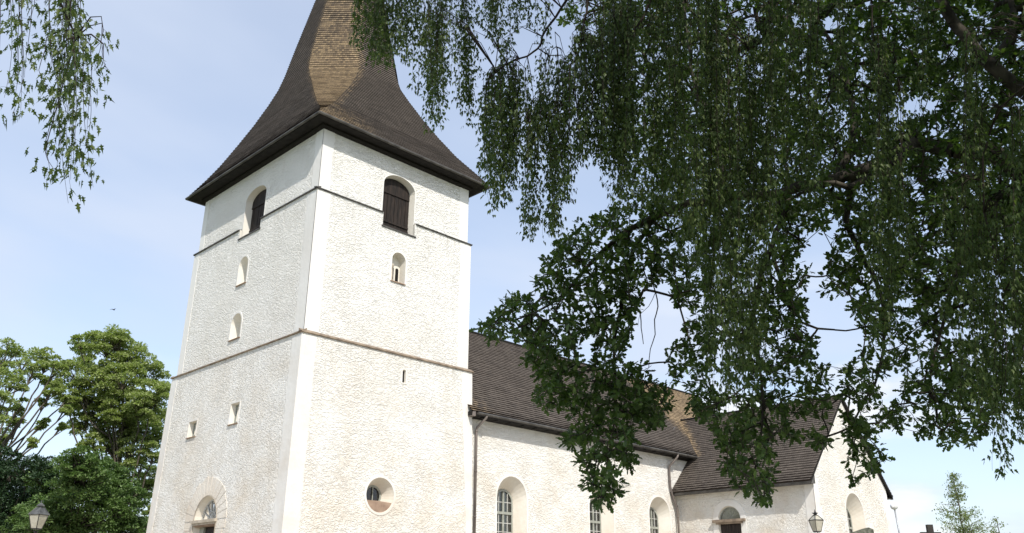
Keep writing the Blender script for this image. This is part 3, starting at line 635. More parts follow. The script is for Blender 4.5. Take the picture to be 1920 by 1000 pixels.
# ---- nave
NE = 37.0; YN = 0.0; ZN = 9.66; OV = .5; NY = WY
fN = lambda u, z, d: (u, YN+d, z)
nv_ = MB()
wc = [12.02, 18.70, 23.88]
def nwin(c, w, f, z0, zs, dd, wi, zsi, par=church):
    op = empty('arched_window', (0, 0, 0), None, None); op.parent = par
    lo = arch(c, w, z0, zs); li = arch(c, wi, z0+.25, zsi)
    mb = MB(); reveal(mb, lo, li, f, 0, dd); mb.build('reveal', M['white'], op)
    mb = MB(); fo = arch(c, wi-.01, z0+.26, zsi); fi = arch(c, wi-.17, z0+.36, zsi)
    band(mb, fo, fi, f, dd, .05)
    r = (wi-.17)/2
    slab(mb, [(c-r, zsi-.52), (c+r, zsi-.52), (c+r, zsi-.40), (c-r, zsi-.40)], f, dd-.01, .06)
    slab(mb, [(c-.055, z0+.36), (c+.055, z0+.36), (c+.055, zsi+r*.97), (c-.055, zsi+r*.97)], f, dd-.004, .045)
    mb.build('frame', M['frame'], op)
    mb = MB()
    for s in (-1, 1):
        slab(mb, [(c+s*r*.52-.016, z0+.36), (c+s*r*.52+.016, z0+.36), (c+s*r*.52+.016, zsi+r*.8), (c+s*r*.52-.016, zsi+r*.8)], f, dd, .03)
    zz_ = zsi-.92
    while zz_ > z0+.5:
        slab(mb, [(c-r, zz_-.016), (c+r, zz_-.016), (c+r, zz_+.016), (c-r, zz_+.016)], f, dd-.003, .03); zz_ -= .40
    slab(mb, [(c-r, zsi+.02), (c+r, zsi+.02), (c+r, zsi+.05), (c-r, zsi+.05)], f, dd-.003, .03)
    mb.build('glazing_bar', M['lframe'], op)
    mb = MB(); poly(mb, [fi], f, dd); mb.build('pane', M['glass'], op)
    mb = MB(); k = 60   # curtain in soft folds
    us = np.linspace(c-wi/2+.34*wi, c+wi/2, k); vs = []
    for z in (z0+.3, zsi+r+.05):
        for i, u in enumerate(us): vs.append(f(float(u), z, dd+.16+.03*math.sin(i*.9)))
    mb.add(vs, [(i, i+1, k+i+1, k+i) for i in range(k-1)]); mb.build('curtain', M['curtain'], op, True)
    mb = MB(); slab(mb, arch(c, wi+.1, z0+.2, zsi), f, dd+.42, .01); mb.build('interior', M['dark'], op)
    mb = MB(); u0, u1 = c-w/2-.05, c+w/2+.05
    mb.add([f(u0, z0+.01, -.07), f(u1, z0+.01, -.07), f(u1, z0-.05, -.07), f(u0, z0-.05, -.07), f(c-wi/2, z0+.27, dd), f(c+wi/2, z0+.27, dd)], [(0, 1, 2, 3), (4, 5, 1, 0)]); mb.build('sill', M['sill'], op)
    mb = MB(); band(mb, arch(c, w+.22, z0, zs), arch(c, w+.002, z0, zs), f, 0, .014); mb.build('surround', M['smooth'], op)
poly(nv_, [[(W-.3, G0), (NE, G0), (NE, ZN+.1), (W-.3, ZN+.1)]]+[arch(c, 1.98, 3.9, 6.06) for c in wc], fN)
nv_.quad((NE, 0, G0), (NE, NY, G0), (NE, NY, ZN+.1), (NE, 0, ZN+.1)); nv_.quad((NE, NY, G0), (W, NY, G0), (W, NY, ZN+.1), (NE, NY, ZN+.1))
nv_.add([(NE, 0, ZN+.1), (NE, NY, ZN+.1), (NE, NY/2, ZR-.25)], [(0, 1, 2)])
nv_.add([(W-.25, 0, ZN+.1), (W-.25, NY, ZN+.1), (W-.25, NY/2, ZR-.25)], [(0, 1, 2)])
nv_.build('nave_wall', M['rough'], church)
for c in wc: nwin(c, 1.98, fN, 3.9, 6.06, .62, 1.28, 5.86)
def slope(mb, e0, e1, r0, r1, rows, uvo, wearf, lift=.038, seg=.32, kk=.05):
    """shingled slope from eave e0-e1 up to ridge r0-r1"""
    e0, e1, r0, r1 = map(Vector, (e0, e1, r0, r1)); nrm = (e1-e0).cross(r0-e0).normalized()
    if nrm.z < 0: nrm = -nrm
    for i in range(rows):
        t0, t1 = i/rows, (i+1)/rows
        a, b2, c2, d2 = e0.lerp(r0, t0), e1.lerp(r1, t0), e1.lerp(r1, t1), e0.lerp(r0, t1)
        ln = (b2-a).length; ns = max(1, int(ln/seg)); of = [random.uniform(-.006, .009) for _ in range(ns+1)]
        kick = nrm*(kk*max(0, 1-i/5)**2)
        for q in range(ns):
            s0, s1 = q/ns, (q+1)/ns
            dn = (e0-r0).normalized()*.022
            p0, p1 = a.lerp(b2, s0)+nrm*(lift+of[q])+kick+dn*random.uniform(-1, 1), a.lerp(b2, s1)+nrm*(lift+of[q+1])+kick+dn*random.uniform(-1, 1)
            q1, q0 = c2.lerp(d2, 1-s1)+nrm*.004, c2.lerp(d2, 1-s0)+nrm*.004
            z0, z1 = a.lerp(b2, s0)-nrm*.02, a.lerp(b2, s1)-nrm*.02
            mb.add([p0, p1, q1, q0], [(0, 1, 2, 3)], uv=[(ln*s0+uvo, i+.1), (ln*s1+uvo, i+.1), (ln*s1+uvo, i+.9), (ln*s0+uvo, i+.9)], wear=[wearf(p) for p in (p0, p1, q1, q0)])
            mb.add([z0, z1, p1, p0], [(0, 1, 2, 3)], mi=1)
# valley of the south transept against the nave slope
sN = (ZR-ZN)/(NY/2+OV)
XC = XT+WT/2; EO = .52; zte = 7.35; sT = (ZT-zte)/(WT/2+EO)
def nwear(p):
    if p.y < .2 or p.x < 24: return max(0, .5-abs(p.x-9.0)/3.5)*max(0, 1-(p.y+.5)/1.6)
    # ochre tone on the slope above the valley
    xl = 28.3-.1*p.y; xr = 28.4+(p.y)*1.35
    return max(0, min(1, (p.x-xl)/1.3))*.85 if p.y < 6 else 0
nr = MB()
slope(nr, (W-.13, -OV, ZN), (NE+.3, -OV, ZN), (W-.13, NY/2, ZR), (NE+.3, NY/2, ZR), 44, 0, nwear)
slope(nr, (NE+.3, NY+OV, ZN), (W-.13, NY+OV, ZN), (NE+.3, NY/2, ZR), (W-.13, NY/2, ZR), 44, 50, lambda p: 0)
nr.build('nave_roof', [M['shingle'], M['butt']], church)
mb = MB(); mb.tube([(W, NY/2, ZR+.03), (NE+.3, NY/2, ZR+.03)], .10, 8); mb.build('ridge_board', M['soffit'], church)
mb = MB()
# boxed eave: soffit, fascia and the verge board at the tower
mb.quad((W+.0, -OV+.03, ZN-.16), (XT+1.4, -OV+.03, ZN-.16), (XT+1.4, .0, ZN-.22), (W+.0, .0, ZN-.22))
mb.quad((W+.0, -OV+.02, ZN-.01), (XT+1.6, -OV+.02, ZN-.01), (XT+1.6, -OV+.02, ZN-.17), (W+.0, -OV+.02, ZN-.17))
mb.box(W-.10, W+.16, -OV+.03, -.16, ZN-.16, ZN+.02)
for xx in np.arange(W+.6, XT+1, .9): mb.box(xx, xx+.09, -OV+.05, -.0, ZN-.215, ZN-.155)
mb.build('nave_eave', M['soffit'], church)
mb = MB(); mb.box(W-.08, W+.10, -.52, -.15, ZN-.20, ZN+.03); mb.build('verge_board', M['pipe'], church)
mb = MB(); mb.tube([(W+.15, -OV-.13, ZN-.07), (XT+1.95, -OV-.13, ZN-.10)], .065, 10)
for xx in np.arange(W+.5, XT+1.5, .8): mb.box(xx, xx+.03, -OV-.12, -OV+.04, ZN-.02, ZN+.0)
mb.build('gutter', M['gutter'], church)
mb = MB(); mb.tube([(9.72, -.62, 9.60), (9.70, -.60, 9.45), (9.54, -.14, 9.03), (9.53, -.12, 8.8), (9.53, -.12, 2.5)], .062, 10)
for z in (8.85, 7.0, 5.0, 3.4): mb.tube([(9.53, -.12, z), (9.53, -.12, z+.06)], .078, 10)
mb.build('downpipe', M['pipe'], church, True)
mb = MB(); mb.tube([(25.15, -.62, 9.52), (25.12, -.58, 9.36), (24.9, -.14, 8.85), (24.9, -.12, 8.6), (24.9, -.12, 7.7), (25.1, -.16, 7.0), (25.32, -.20, 6.6), (25.36, -.20, 6.2), (25.38, -.20, 2.5)], .062, 10)
for z in (8.0, 6.0, 4.0): mb.tube([((24.9 if z > 7 else 25.37), (-.12 if z > 7 else -.2), z), ((24.9 if z > 7 else 25.37), (-.12 if z > 7 else -.2), z+.06)], .078, 10)
mb.build('downpipe', M['pipe'], church, True)
# white flashing scrap where roof meets tower
mb = MB(); mb.box(W+.15, W+.19, -.1, .35, ZN+1.15, ZN+1.5); mb.build('flashing', M['lampwhite'], church)

# ---- south transept
fT = lambda u, z, d: (XT+d, u, z); fG = lambda u, z, d: (u, -PT+d, z)
tw = MB(); dlo = arch(-3.42, 1.40, 2.4, 5.75); glo = arch(XC, 2.16, 3.6, 6.06)
poly(tw, [[(-PT, G0), (0, G0), (0, zte+.1), (-PT, zte+.1)], dlo], fT)
gz = lambda x: zte-.02+sT*min(x-(XT-EO), (XT+WT+EO)-x)-.10
poly(tw, [[(XT, G0), (XT+WT, G0), (XT+WT, gz(XT+WT)), (XC, gz(XC)), (XT, gz(XT))], glo], fG)
tw.quad((XT+WT, -PT, G0), (XT+WT, 0, G0), (XT+WT, 0, zte+.2), (XT+WT, -PT, zte+.2))
tw.build('transept_wall', M['rough'], church)
nwin(XC, 2.16, fG, 3.6, 6.06, .60, 1.40, 5.80)
mb = MB()
slab(mb, [(-PT-.014, G0), (-PT+.55, G0), (-PT+.5, zte-.06), (-PT-.014, zte-.06)], fT, 0, .014)
slab(mb, [(XT-.014, G0), (XT+.62, G0), (XT+.55, zte+.2), (XT-.014, zte+.1)], fG, 0, .014); mb.build('corner_strip', M['smooth'], church); mb = MB(); slab(mb, [(XT+WT-.5, G0), (XT+WT, G0), (XT+WT, zte+.1), (XT+WT-.5, zte+.3)], fG, 0, .014)
mb.build('corner_strip', M['smooth'], church)
op = empty('side_door', (0, 0, 0), None, None); op.parent = church
mb = MB(); reveal(mb, dlo, arch(-3.42, 1.30, 2.4, 5.75), fT, 0, .16); mb.build('reveal', M['white'], op)
mb = MB(); band(mb, arch(-3.42, 2.06, 2.4, 5.75, 1.05), arch(-3.42, 1.402, 2.4, 5.75), fT, 0, .02); mb.build('surround', M['smooth'], op)
hf = lambda r, n=18: [(-3.42+r*math.cos(math.pi*k/n), 5.76+r*math.sin(math.pi*k/n)) for k in range(n+1)]
mb = MB(); poly(mb, [hf(.62)], fT, .15); mb.build('pane', M['glass'], op)
mb = MB(); slab(mb, hf(.64), fT, .26, .01); mb.build('blind', M['jamb'], op)
mb = MB()
for k in range(18):
    a0, a1 = math.pi*k/18, math.pi*(k+1)/18
    slab(mb, [(-3.42+.655*math.cos(a0), 5.76+.655*math.sin(a0)), (-3.42+.655*math.cos(a1), 5.76+.655*math.sin(a1)), (-3.42+.60*math.cos(a1), 5.76+.60*math.sin(a1)), (-3.42+.60*math.cos(a0), 5.76+.60*math.sin(a0))], fT, .148, .04)
for k in (1, 2, 3, 4, 5):
    a = math.pi*k/6; dx, dz = math.cos(a), math.sin(a); px, pz = -dz*.012, dx*.012
    slab(mb, [(-3.42+.12*dx-px, 5.76+.12*dz-pz), (-3.42+.6*dx-px, 5.76+.6*dz-pz), (-3.42+.6*dx+px, 5.76+.6*dz+pz), (-3.42+.12*dx+px, 5.76+.12*dz+pz)], fT, .147, .02)
mb.build('fanlight_bar', M['frame'], op)
mb = MB(); mb.box(XT-.16, XT+.02, -4.43, -2.40, 5.60, 5.74); mb.box(XT-.10, XT+.1, -4.25, -2.6, 5.50, 5.60); mb.build('cornice', M['ledge'], op)
mb = MB(); mb.box(XT+.12, XT+.16, -4.07, -2.77, 2.4, 5.5)
for yy in np.arange(-4.05, -2.85, .2): mb.box(XT+.10, XT+.12, yy, yy+.185, 2.45, 5.46)
mb.build('door', M['door'], op)
# roof
tr = MB(); q = -PT-.16
yv0 = (zte-ZN)/sN-OV; yv1 = (ZT-ZN)/sN-OV     # where the slope meets the nave slope
# lower part ends at the nave wall, upper part runs into the valley
zs_ = ZN; xs_ = XT-EO+(zs_-zte)/sT
def twear(p):
    yv = (p.z-ZN)/sN-OV
    return max(0, 1.0-(yv-p.y)/.45)*.9 if p.z > ZN else 0
rows = 37; rl = int(round(rows*(zs_-zte)/(ZT-zte)))
slope(tr, (XT-EO, 0.0, zte), (XT-EO, q, zte), (xs_, 0.0, zs_), (xs_, q, zs_), rl, 100, twear)
slope(tr, (xs_, yv0*0-OV, zs_), (xs_, q, zs_), (XC, yv1, ZT), (XC, q, ZT), rows-rl, 100, twear, kk=0)
slope(tr, (XT+WT+EO, q, zte), (XT+WT+EO, 0, zte), (XC, q, ZT), (XC, yv1, ZT), rows, 150, lambda p: 0)
tr.build('transept_roof', [M['shingle'], M['butt']], church)
mb = MB(); mb.tube([(XC, q, ZT+.02), (XC, yv1, ZT+.02)], .09, 8); mb.build('ridge_board', M['soffit'], church)
mb = MB()
for s, x0_ in ((1, XT-EO), (-1, XT+WT+EO)):
    a, b2 = Vector((x0_, q, zte)), Vector((XC, q, ZT)); dn = Vector((0, 0, -.17))
    mb.add([a+dn, b2+dn, b2, a, a+dn+Vector((0, .16, 0)), b2+dn+Vector((0, .16, 0))], [(0, 1, 2, 3), (0, 4, 5, 1)])
mb.build('verge_board', M['soffit'], church)
mb = MB(); mb.quad((XT-EO+.02, q+.01, zte), (XT-EO+.02, 0, zte), (XT-EO+.02, 0, zte-.15), (XT-EO+.02, q+.01, zte-.15)); mb.quad((XT-EO+.03, q+.01, zte-.15), (XT-EO+.03, 0, zte-.15), (XT, 0, zte-.12), (XT, q+.01, zte-.12))
mb.build('transept_eave', M['gutter'], church); mb = MB()
mb.quad((XT+WT+EO-.02, q+.01, zte), (XT+WT+EO-.02, 0, zte), (XT+WT+EO-.02, 0, zte-.15), (XT+WT+EO-.02, q+.01, zte-.15)); mb.quad((XT+WT+EO-.03, q+.01, zte-.15), (XT+WT+EO-.03, 0, zte-.15), (XT+WT, 0, zte-.12), (XT+WT, q+.01, zte-.12))
mb.quad((XT-EO+.01, q+.01, zte-.14), (XT, q+.01, zte-.12), (XT, q+.01, gz(XT)+.02), (XT-EO+.01, q+.01, zte))
mb.build('transept_eave', M['gutter'], church)
mb = MB(); mb.add([(XT-EO-.05, -.03, zte-.1), (xs_+.1, -.03, zs_-.05), (xs_+.1, -.03, zs_+.02), (XT-EO+.35, -.30, zte+.35), (XT-EO-.05, -.30, zte+.0)], [(0, 1, 2, 3, 4)]); mb.build('abutment_flashing', M['soffit'], church)  # dark strip standing in for the shade along the roof edge
# dark sheet added to put shade into the valley pocket between nave eave and transept roof
mb = MB(); mb.quad((XT-.2, -OV+.02, ZN-.05), (xs_-.1, -OV+.02, ZN-.05), (xs_-.1, 0.02, ZN-.30), (XT-.2, .02, ZN-.30)); mb.build('valley_board', M['soffit'], church)

# ------------------------------------------------------------------ street furniture and graves
def lantern_at(u, v, D, label, ny=0.0, s=1.0):
    p = at(u, v, D); gz_ = hgt(p[0], p[1]); top = p[2]-gz_; t = empty('lamp_post', (p[0], p[1], gz_), label, 'street lamp', 'lantern posts in the churchyard', ny)
    H = top
    mb = MB(); mb.lathe([(.13, 0), (.13, .1), (.07, .16), (.05, .5), (.042, .6), (.036, H-1.0*s), (.055, H-.97*s), (.03, H-.90*s), (.03, H-.80*s), (.05, H-.77*s)], (0, 0, 0), 14); mb.build('post', M['iron'], t, True)
    b0, b1 = .10*s, .185*s; z0, z1 = H-.70*s, H-.30*s
    mb = MB()
    for sx in (-1, 1):
        for sy in (-1, 1):
            mb.tube([(sx*b0, sy*b0, z0), (sx*b1, sy*b1, z1)], .011*s, 6)
            mb.tube([(0, 0, z0-.10*s), (sx*b0*.9, sy*b0*.9, z0)], .008*s, 6)
    for k in range(4):
        a = [(-1, -1), (1, -1), (1, 1), (-1, 1)]; c, d = a[k], a[(k+1) % 4]
        mb.tube([(c[0]*b0, c[1]*b0, z0), (d[0]*b0, d[1]*b0, z0)], .013*s, 6); mb.tube([(c[0]*b1, c[1]*b1, z1), (d[0]*b1, d[1]*b1, z1)], .015*s, 6)
    mb.box(-b0, b0, -b0, b0, z0-.015*s, z0-.002)
    mb.build('lantern_frame', M['iron'], t)
    a = [(-1, -1), (1, -1), (1, 1), (-1, 1)]
    for k in range(4):
        c, d = a[k], a[(k+1) % 4]; i = .985
        mb = MB(); mb.quad((c[0]*b0*i, c[1]*b0*i, z0), (d[0]*b0*i, d[1]*b0*i, z0), (d[0]*b1*i, d[1]*b1*i, z1), (c[0]*b1*i, c[1]*b1*i, z1)); mb.build('glass_pane', M['milk'], t)
    return t, H, b1, z1, s
t, H, b1, z1, s = lantern_at(77, 946, 22.0, 'black lantern with a grey pyramid roof in front of the dense bushes', R(-62), .73)
mb = MB(); e = b1*1.12
mb.add([(-e, -e, z1), (e, -e, z1), (e, e, z1), (-e, e, z1), (-.055, -.055, z1+.155), (.055, -.055, z1+.155), (.055, .055, z1+.155), (-.055, .055, z1+.155)], [(0, 3, 2, 1), (0, 1, 5, 4), (1, 2, 6, 5), (2, 3, 7, 6), (3, 0, 4, 7), (4, 5, 6, 7)])
for k in range(4):
    a = [(-1, -1), (1, -1), (1, 1), (-1, 1)][k]; mb.tube([(a[0]*e, a[1]*e, z1), (a[0]*.055, a[1]*.055, z1+.155)], .008, 5)
mb.build('lantern_roof', M['zinc'], t)
mb = MB(); mb.lathe([(.05, z1+.15), (.05, z1+.175), (.085, z1+.18), (.085, z1+.19), (.035, z1+.235), (.012, z1+.25), (.008, z1+.31)], (0, 0, 0), 12); mb.build('lantern_cap', M['zinc'], t)
t, H, b1, z1, s = lantern_at(1528, 960, 30.0, 'black lantern with a dark star-shaped crown in front of the transept corner', R(-25), .86)
mb = MB(); e = b1
for k in range(4):
    a = [(-1, -1), (1, -1), (1, 1), (-1, 1)]; c, d = a[k], a[(k+1) % 4]
    mb.tube([(c[0]*e, c[1]*e, z1), (c[0]*.05, c[1]*.05, z1+.15)], .012, 5)
    mb.tube([(c[0]*.05, c[1]*.05, z1+.15), (d[0]*.05, d[1]*.05, z1+.15)], .012, 5)
mb.build('roof_frame', M['iron'], t)
for k in range(4):
    a = [(-1, -1), (1, -1), (1, 1), (-1, 1)]; c, d = a[k], a[(k+1) % 4]; i = .96
    mb = MB(); mb.quad((c[0]*e*i, c[1]*e*i, z1), (d[0]*e*i, d[1]*e*i, z1), (d[0]*.048, d[1]*.048, z1+.148), (c[0]*.048, c[1]*.048, z1+.148)); mb.build('roof_pane', M['milk'], t)
mb = MB(); mb.lathe([(.06, z1+.15), (.06, z1+.17)], (0, 0, 0), 12)
for k in range(8):
    a = math.pi*k/4; mb.add([(.03*math.cos(a-.4), .03*math.sin(a-.4), z1+.17), (.03*math.cos(a+.4), .03*math.sin(a+.4), z1+.17), (.115*math.cos(a), .115*math.sin(a), z1+.235), (0, 0, z1+.21)], [(0, 1, 2), (0, 2, 3), (1, 3, 2)])
mb.lathe([(.045, z1+.17), (.05, z1+.22), (.02, z1+.27), (.008, z1+.33)], (0, 0, 0), 10); mb.build('lantern_cap', M['iron'], t)
# modern street lamp far away
p = at(1680, 950, 70); gz_ = 2.4; H = p[2]-gz_
t = empty('street_lamp', (p[0], p[1], gz_), 'slim grey steel street lamp with a small white head beyond the church', 'street lamp')
mb = MB(); mb.tube([(0, 0, 0), (0, 0, H*.5), (-.1, .1, H)], [.075, .06, .045], 10); mb.build('pole', M['galv'], t, True)
mb = MB(); mb.lathe([(.06, -.28), (.20, -.20), (.27, -.05), (.25, .06), (.12, .15), (.02, .17)], (-.1, .1, H+.05), 16); mb.box(-.5, -.1, .03, .17, H-.12, H+.10); mb.build('lamp_head', M['lampwhite'], t, True)
# gravestones
p = at(1612, 991, 26); gz_ = hgt(p[0], p[1]); H = p[2]-gz_
t = empty('gravestone', (p[0], p[1], gz_-.1), 'rough grey green granite gravestone with a slanting top below the transept gable window', 'gravestone', None, R(-38))
mb = MB(); H += .1
prof = [(-.42, 0), (.34, 0), (.33, H*.5), (.325, H-.03), (.20, H+.02), (.08, H), (-.12, H-.06), (-.36, H-.13), (-.40, H*.6)]
vs = [(u, -.12, z) for u, z in prof]+[(u*.97, .14, z-.02 if z > .1 else z) for u, z in prof]; k = len(prof)
mb.add(vs, [tuple(range(k)), tuple(range(2*k-1, k-1, -1))]+[(i, k+i, k+(i+1) % k, (i+1) % k) for i in range(k)]); mb.build('slab', M['grey_stone'], t)
mb = MB(); mb.box(-.5, .45, -.25, .25, 0, .18); mb.build('plinth', M['grey_stone'], t)
p = at(1742, 984, 26); gz_ = hgt(p[0], p[1]); H = p[2]-gz_
t = empty('cross_gravestone', (p[0], p[1], gz_), 'black cross grave marker standing against the sky right of the church', 'grave cross', None, R(-44))
mb = MB(); a = .075
pr = [(-a, .3), (a, .3), (a, H-.34), (.26, H-.34), (.26, H-.19), (a, H-.19), (a, H), (-a, H), (-a, H-.19), (-.26, H-.19), (-.26, H-.34), (-a, H-.34)]
k = len(pr); mb.add([(u, -.05, z) for u, z in pr]+[(u, .05, z) for u, z in pr], [tuple(range(k)), tuple(range(2*k-1, k-1, -1))]+[(i, k+i, k+(i+1) % k, (i+1) % k) for i in range(k)]); mb.build('cross', M['crossmat'], t)
mb = MB(); mb.box(-.32, .32, -.2, .2, 0, .3); mb.build('plinth', M['grey_stone'], t)
def bird(u, v, D, label, rz, s):
    p = at(u, v, D); t = empty('bird', tuple(p), label, 'bird', 'swifts over the churchyard', rz)
    mb = MB(); mb.tube([(-.16*s, 0, 0), (-.10*s, 0, .01), (0, 0, 0), (.09*s, 0, 0), (.13*s, 0, .01)], [.01*s, .03*s, .045*s, .03*s, .008*s], 8); 
    mb.add([(-.15*s, 0, 0), (-.26*s, .05*s, 0), (-.22*s, 0, 0), (-.26*s, -.05*s, 0)], [(0, 1, 2), (0, 2, 3)]); mb.build('body', M['feather'], t, True)
    for q in (-1, 1):
        mb = MB(); mb.add([(.06*s, q*.03*s, .01), (.02*s, q*.20*s, .05*s), (-.10*s, q*.42*s, .02*s), (-.07*s, q*.18*s, .045*s), (-.04*s, q*.03*s, .005)], [(0, 1, 3, 4), (1, 2, 3)]); mb.build('wing', M['feather'], t)
bird(213, 581, 45, 'small dark bird gliding in the open sky left of the tower', R(20), .6)
bird(1522, 512, 48, 'small dark bird in the gap between the leaves of the big oak', R(200), .55)

# ------------------------------------------------------------------ trees
def unit(a): return a/np.maximum(np.linalg.norm(a, axis=-1, keepdims=True), 1e-9)
def leaf_mesh(name, P, X, Nn, size, tv, tf, mat_, parent):
    """one leaf per row: position, axis, normal, size"""
    X = unit(X); Y = unit(np.cross(Nn, X)); Z = np.cross(X, Y)
    tv = np.array(tv, float); k = len(tv)
    V = P[:, None, :]+size[:, None, None]*(tv[None, :, 0:1]*X[:, None, :]+tv[None, :, 1:2]*Y[:, None, :]+tv[None, :, 2:3]*Z[:, None, :])
    n = len(P); me = bpy.data.meshes.new(name)
    me.vertices.add(n*k); me.vertices.foreach_set('co', V.ravel().astype(np.float32))
    li = np.concatenate([np.array(f) for f in tf]); lt = np.array([len(f) for f in tf]); nl = len(li)
    LI = (np.arange(n)[:, None]*k+li[None, :]).ravel()
    starts = np.concatenate([[0], np.cumsum(lt)[:-1]])
    LS = (np.arange(n)[:, None]*nl+starts[None, :]).ravel()
    me.loops.add(n*nl); me.loops.foreach_set('vertex_index', LI.astype(np.int32))
    me.polygons.add(n*len(tf)); me.polygons.foreach_set('loop_start', LS.astype(np.int32))
    me.update(calc_edges=True); me.materials.append(mat_)
    o = bpy.data.objects.new(name, me); C.objects.link(o); o.parent = parent
    o.location = -np.array(parent.location) if parent is not None else (0, 0, 0)
    return o
OAK = [(0, 0, 0), (.18, .07, .01), (.30, .20, .03), (.42, .12, .01), (.56, .30, .04), (.68, .17, .01), (.84, .22, .02), (1.0, .04, -.04),
       (.84, -.20, .02), (.68, -.16, .01), (.56, -.31, .04), (.42, -.12, .01), (.30, -.19, .03), (.18, -.07, .01)]
OAKF = [(0, 1, 2, 3, 4, 5, 6, 7), (0, 7, 8, 9, 10, 11, 12, 13)]
BIR = [(0, 0, 0), (.22, .26, .03), (.40, .13, .0), (.56, .17, .02), (.72, .05, 0), (1.0, 0, -.08), (.72, -.05, 0), (.56, -.17, .02), (.40, -.13, 0), (.22, -.26, .03)]
BIRF = [(0, 1, 2, 3, 4, 5), (0, 5, 6, 7, 8, 9)]
JAG = [(0, 0, 0), (.16, .07, .02), (.22, .25, .05), (.36, .07, .0), (.50, .20, .03), (.60, .07, 0), (1.0, 0, -.08), (.60, -.07, 0), (.50, -.20, .03), (.36, -.07, 0), (.22, -.25, .05), (.16, -.07, .02)]
JAGF = [(0, 1, 2, 3, 4, 5, 6), (0, 6, 7, 8, 9, 10, 11)]
SIM = [(0, 0, 0), (.35, .28, .05), (.75, .2, .02), (1, 0, -.06), (.75, -.2, .02), (.35, -.28, .05)]
SIMF = [(0, 1, 2, 3), (0, 3, 4, 5)]
def tubes_mesh(name, segs, mat_, parent, n=4):
    """segs: array rows (p0, p1, r0, r1)"""
    A = np.array([s[0] for s in segs]); B = np.array([s[1] for s in segs]); r0 = np.array([s[2] for s in segs]); r1 = np.array([s[3] for s in segs])
    T = unit(B-A); ref = np.where(np.abs(T[:, 2:3]) > .9, np.array([[1., 0, 0]]), np.array([[0, 0, 1.]])); U = unit(np.cross(T, ref)); Vv = np.cross(T, U)
    ang = 2*math.pi*np.arange(n)/n; ca, sa = np.cos(ang)[None, :, None], np.sin(ang)[None, :, None]
    ring = ca*U[:, None, :]+sa*Vv[:, None, :]
    V = np.concatenate([A[:, None, :]+ring*r0[:, None, None], B[:, None, :]+ring*r1[:, None, None]], 1)
    m_ = len(segs); me = bpy.data.meshes.new(name); me.vertices.add(m_*2*n); me.vertices.foreach_set('co', V.ravel().astype(np.float32))
    tf = np.array([[k, (k+1) % n, n+(k+1) % n, n+k] for k in range(n)]).ravel()
    LI = (np.arange(m_)[:, None]*2*n+tf[None, :]).ravel(); me.loops.add(len(LI)); me.loops.foreach_set('vertex_index', LI.astype(np.int32))
    me.polygons.add(m_*n); me.polygons.foreach_set('loop_start', (np.arange(m_*n)*4).astype(np.int32)); me.update(calc_edges=True)
    me.polygons.foreach_set('use_smooth', [True]*len(me.polygons)); me.materials.append(mat_)
    o = bpy.data.objects.new(name, me); C.objects.link(o); o.parent = parent; o.location = -np.array(parent.location); return o
def spline(pts, step):
    """Catmull-Rom through 3D points"""
    P = [np.array(p, float) for p in pts]; P = [2*P[0]-P[1]]+P+[2*P[-1]-P[-2]]; out = []
    for i in range(1, len(P)-2):
        n_ = max(2, int(np.linalg.norm(P[i+1]-P[i])/step))
        for k in range(n_):
            t = k/n_; out.append(.5*((2*P[i])+(-P[i-1]+P[i+1])*t+(2*P[i-1]-5*P[i]+4*P[i+1]-P[i+2])*t*t+(-P[i-1]+3*P[i]-3*P[i+1]+P[i+2])*t**3))
    out.append(P[-2]); return np.array(out)
def limb_segs(path, r0, r1, wob=.0):
    n_ = len(path); q = path+RNG.normal(0, wob, path.shape); rr = np.linspace(r0, r1, n_)
    return [(q[i], q[i+1], rr[i], rr[i+1]) for i in range(n_-1)], q
def grow(targets, nodes, sag, rbase, maxlen=None):
    """link every twig tip to the nearest wood already there (nearest to the limbs first)"""
    nodes = np.array(nodes); d0 = np.array([np.min(np.linalg.norm(nodes-t, axis=1)) for t in targets]); order = np.argsort(d0)
    good = np.ones(len(targets), bool); cap_ = len(nodes)+len(targets)*3; NP = np.zeros((cap_, 3)); NP[:len(nodes)] = nodes; nn = len(nodes); par = [-1]*nn; wt = [0]*nn; dirs = np.zeros((len(targets), 3))
    links = []
    for k in order:
        t = targets[k]; dist = np.linalg.norm(NP[:nn]-t, axis=1); j = int(np.argmin(dist)); a = NP[j]; L_ = dist[j]
        if maxlen and L_ > maxlen:
            good[k] = False; continue
        v = t-a; side = np.cross(v, [0, 0, 1.])*RNG.normal(0, .12)
        m1 = a+v*.34+side+np.array([0, 0, sag*L_*.5]); m2 = a+v*.7+side*.8+np.array([0, 0, sag*L_*.4])
        ids = []
        pj = j
        for p_ in (m1, m2, t):
            NP[nn] = p_; par.append(pj); wt.append(0); pj = nn; nn += 1
        links.append(pj); dirs[k] = unit(t-m2)
    for l in links:
        q = l
        while q != -1: wt[q] += 1; q = par[q]
    segs = []
    for i in range(len(par)):
        if par[i] == -1: continue
        r = rbase*(wt[i]**.42); segs.append((NP[par[i]], NP[i], min(r*1.08, rbase*(max(wt[par[i]], 1)**.42) if par[par[i]] != -1 else r*1.1), r))
    return segs, dirs, good
def inpoly(P, poly_):
    x, y = P[:, 0], P[:, 1]; ins = np.zeros(len(P), bool); q = np.array(poly_, float); j = len(q)-1
    for i in range(len(q)):
        xi, yi = q[i]; xj, yj = q[j]
        c = ((yi > y) != (yj > y)) & (x < (xj-xi)*(y-yi)/((yj-yi) if yj != yi else 1e-9)+xi); ins ^= c; j = i
    return ins
def proj(P):
    v = P-CAM; d = v@FW; return np.stack([960+FPX*(v@RT)/d, 500-FPX*(v@UP)/d], 1), d
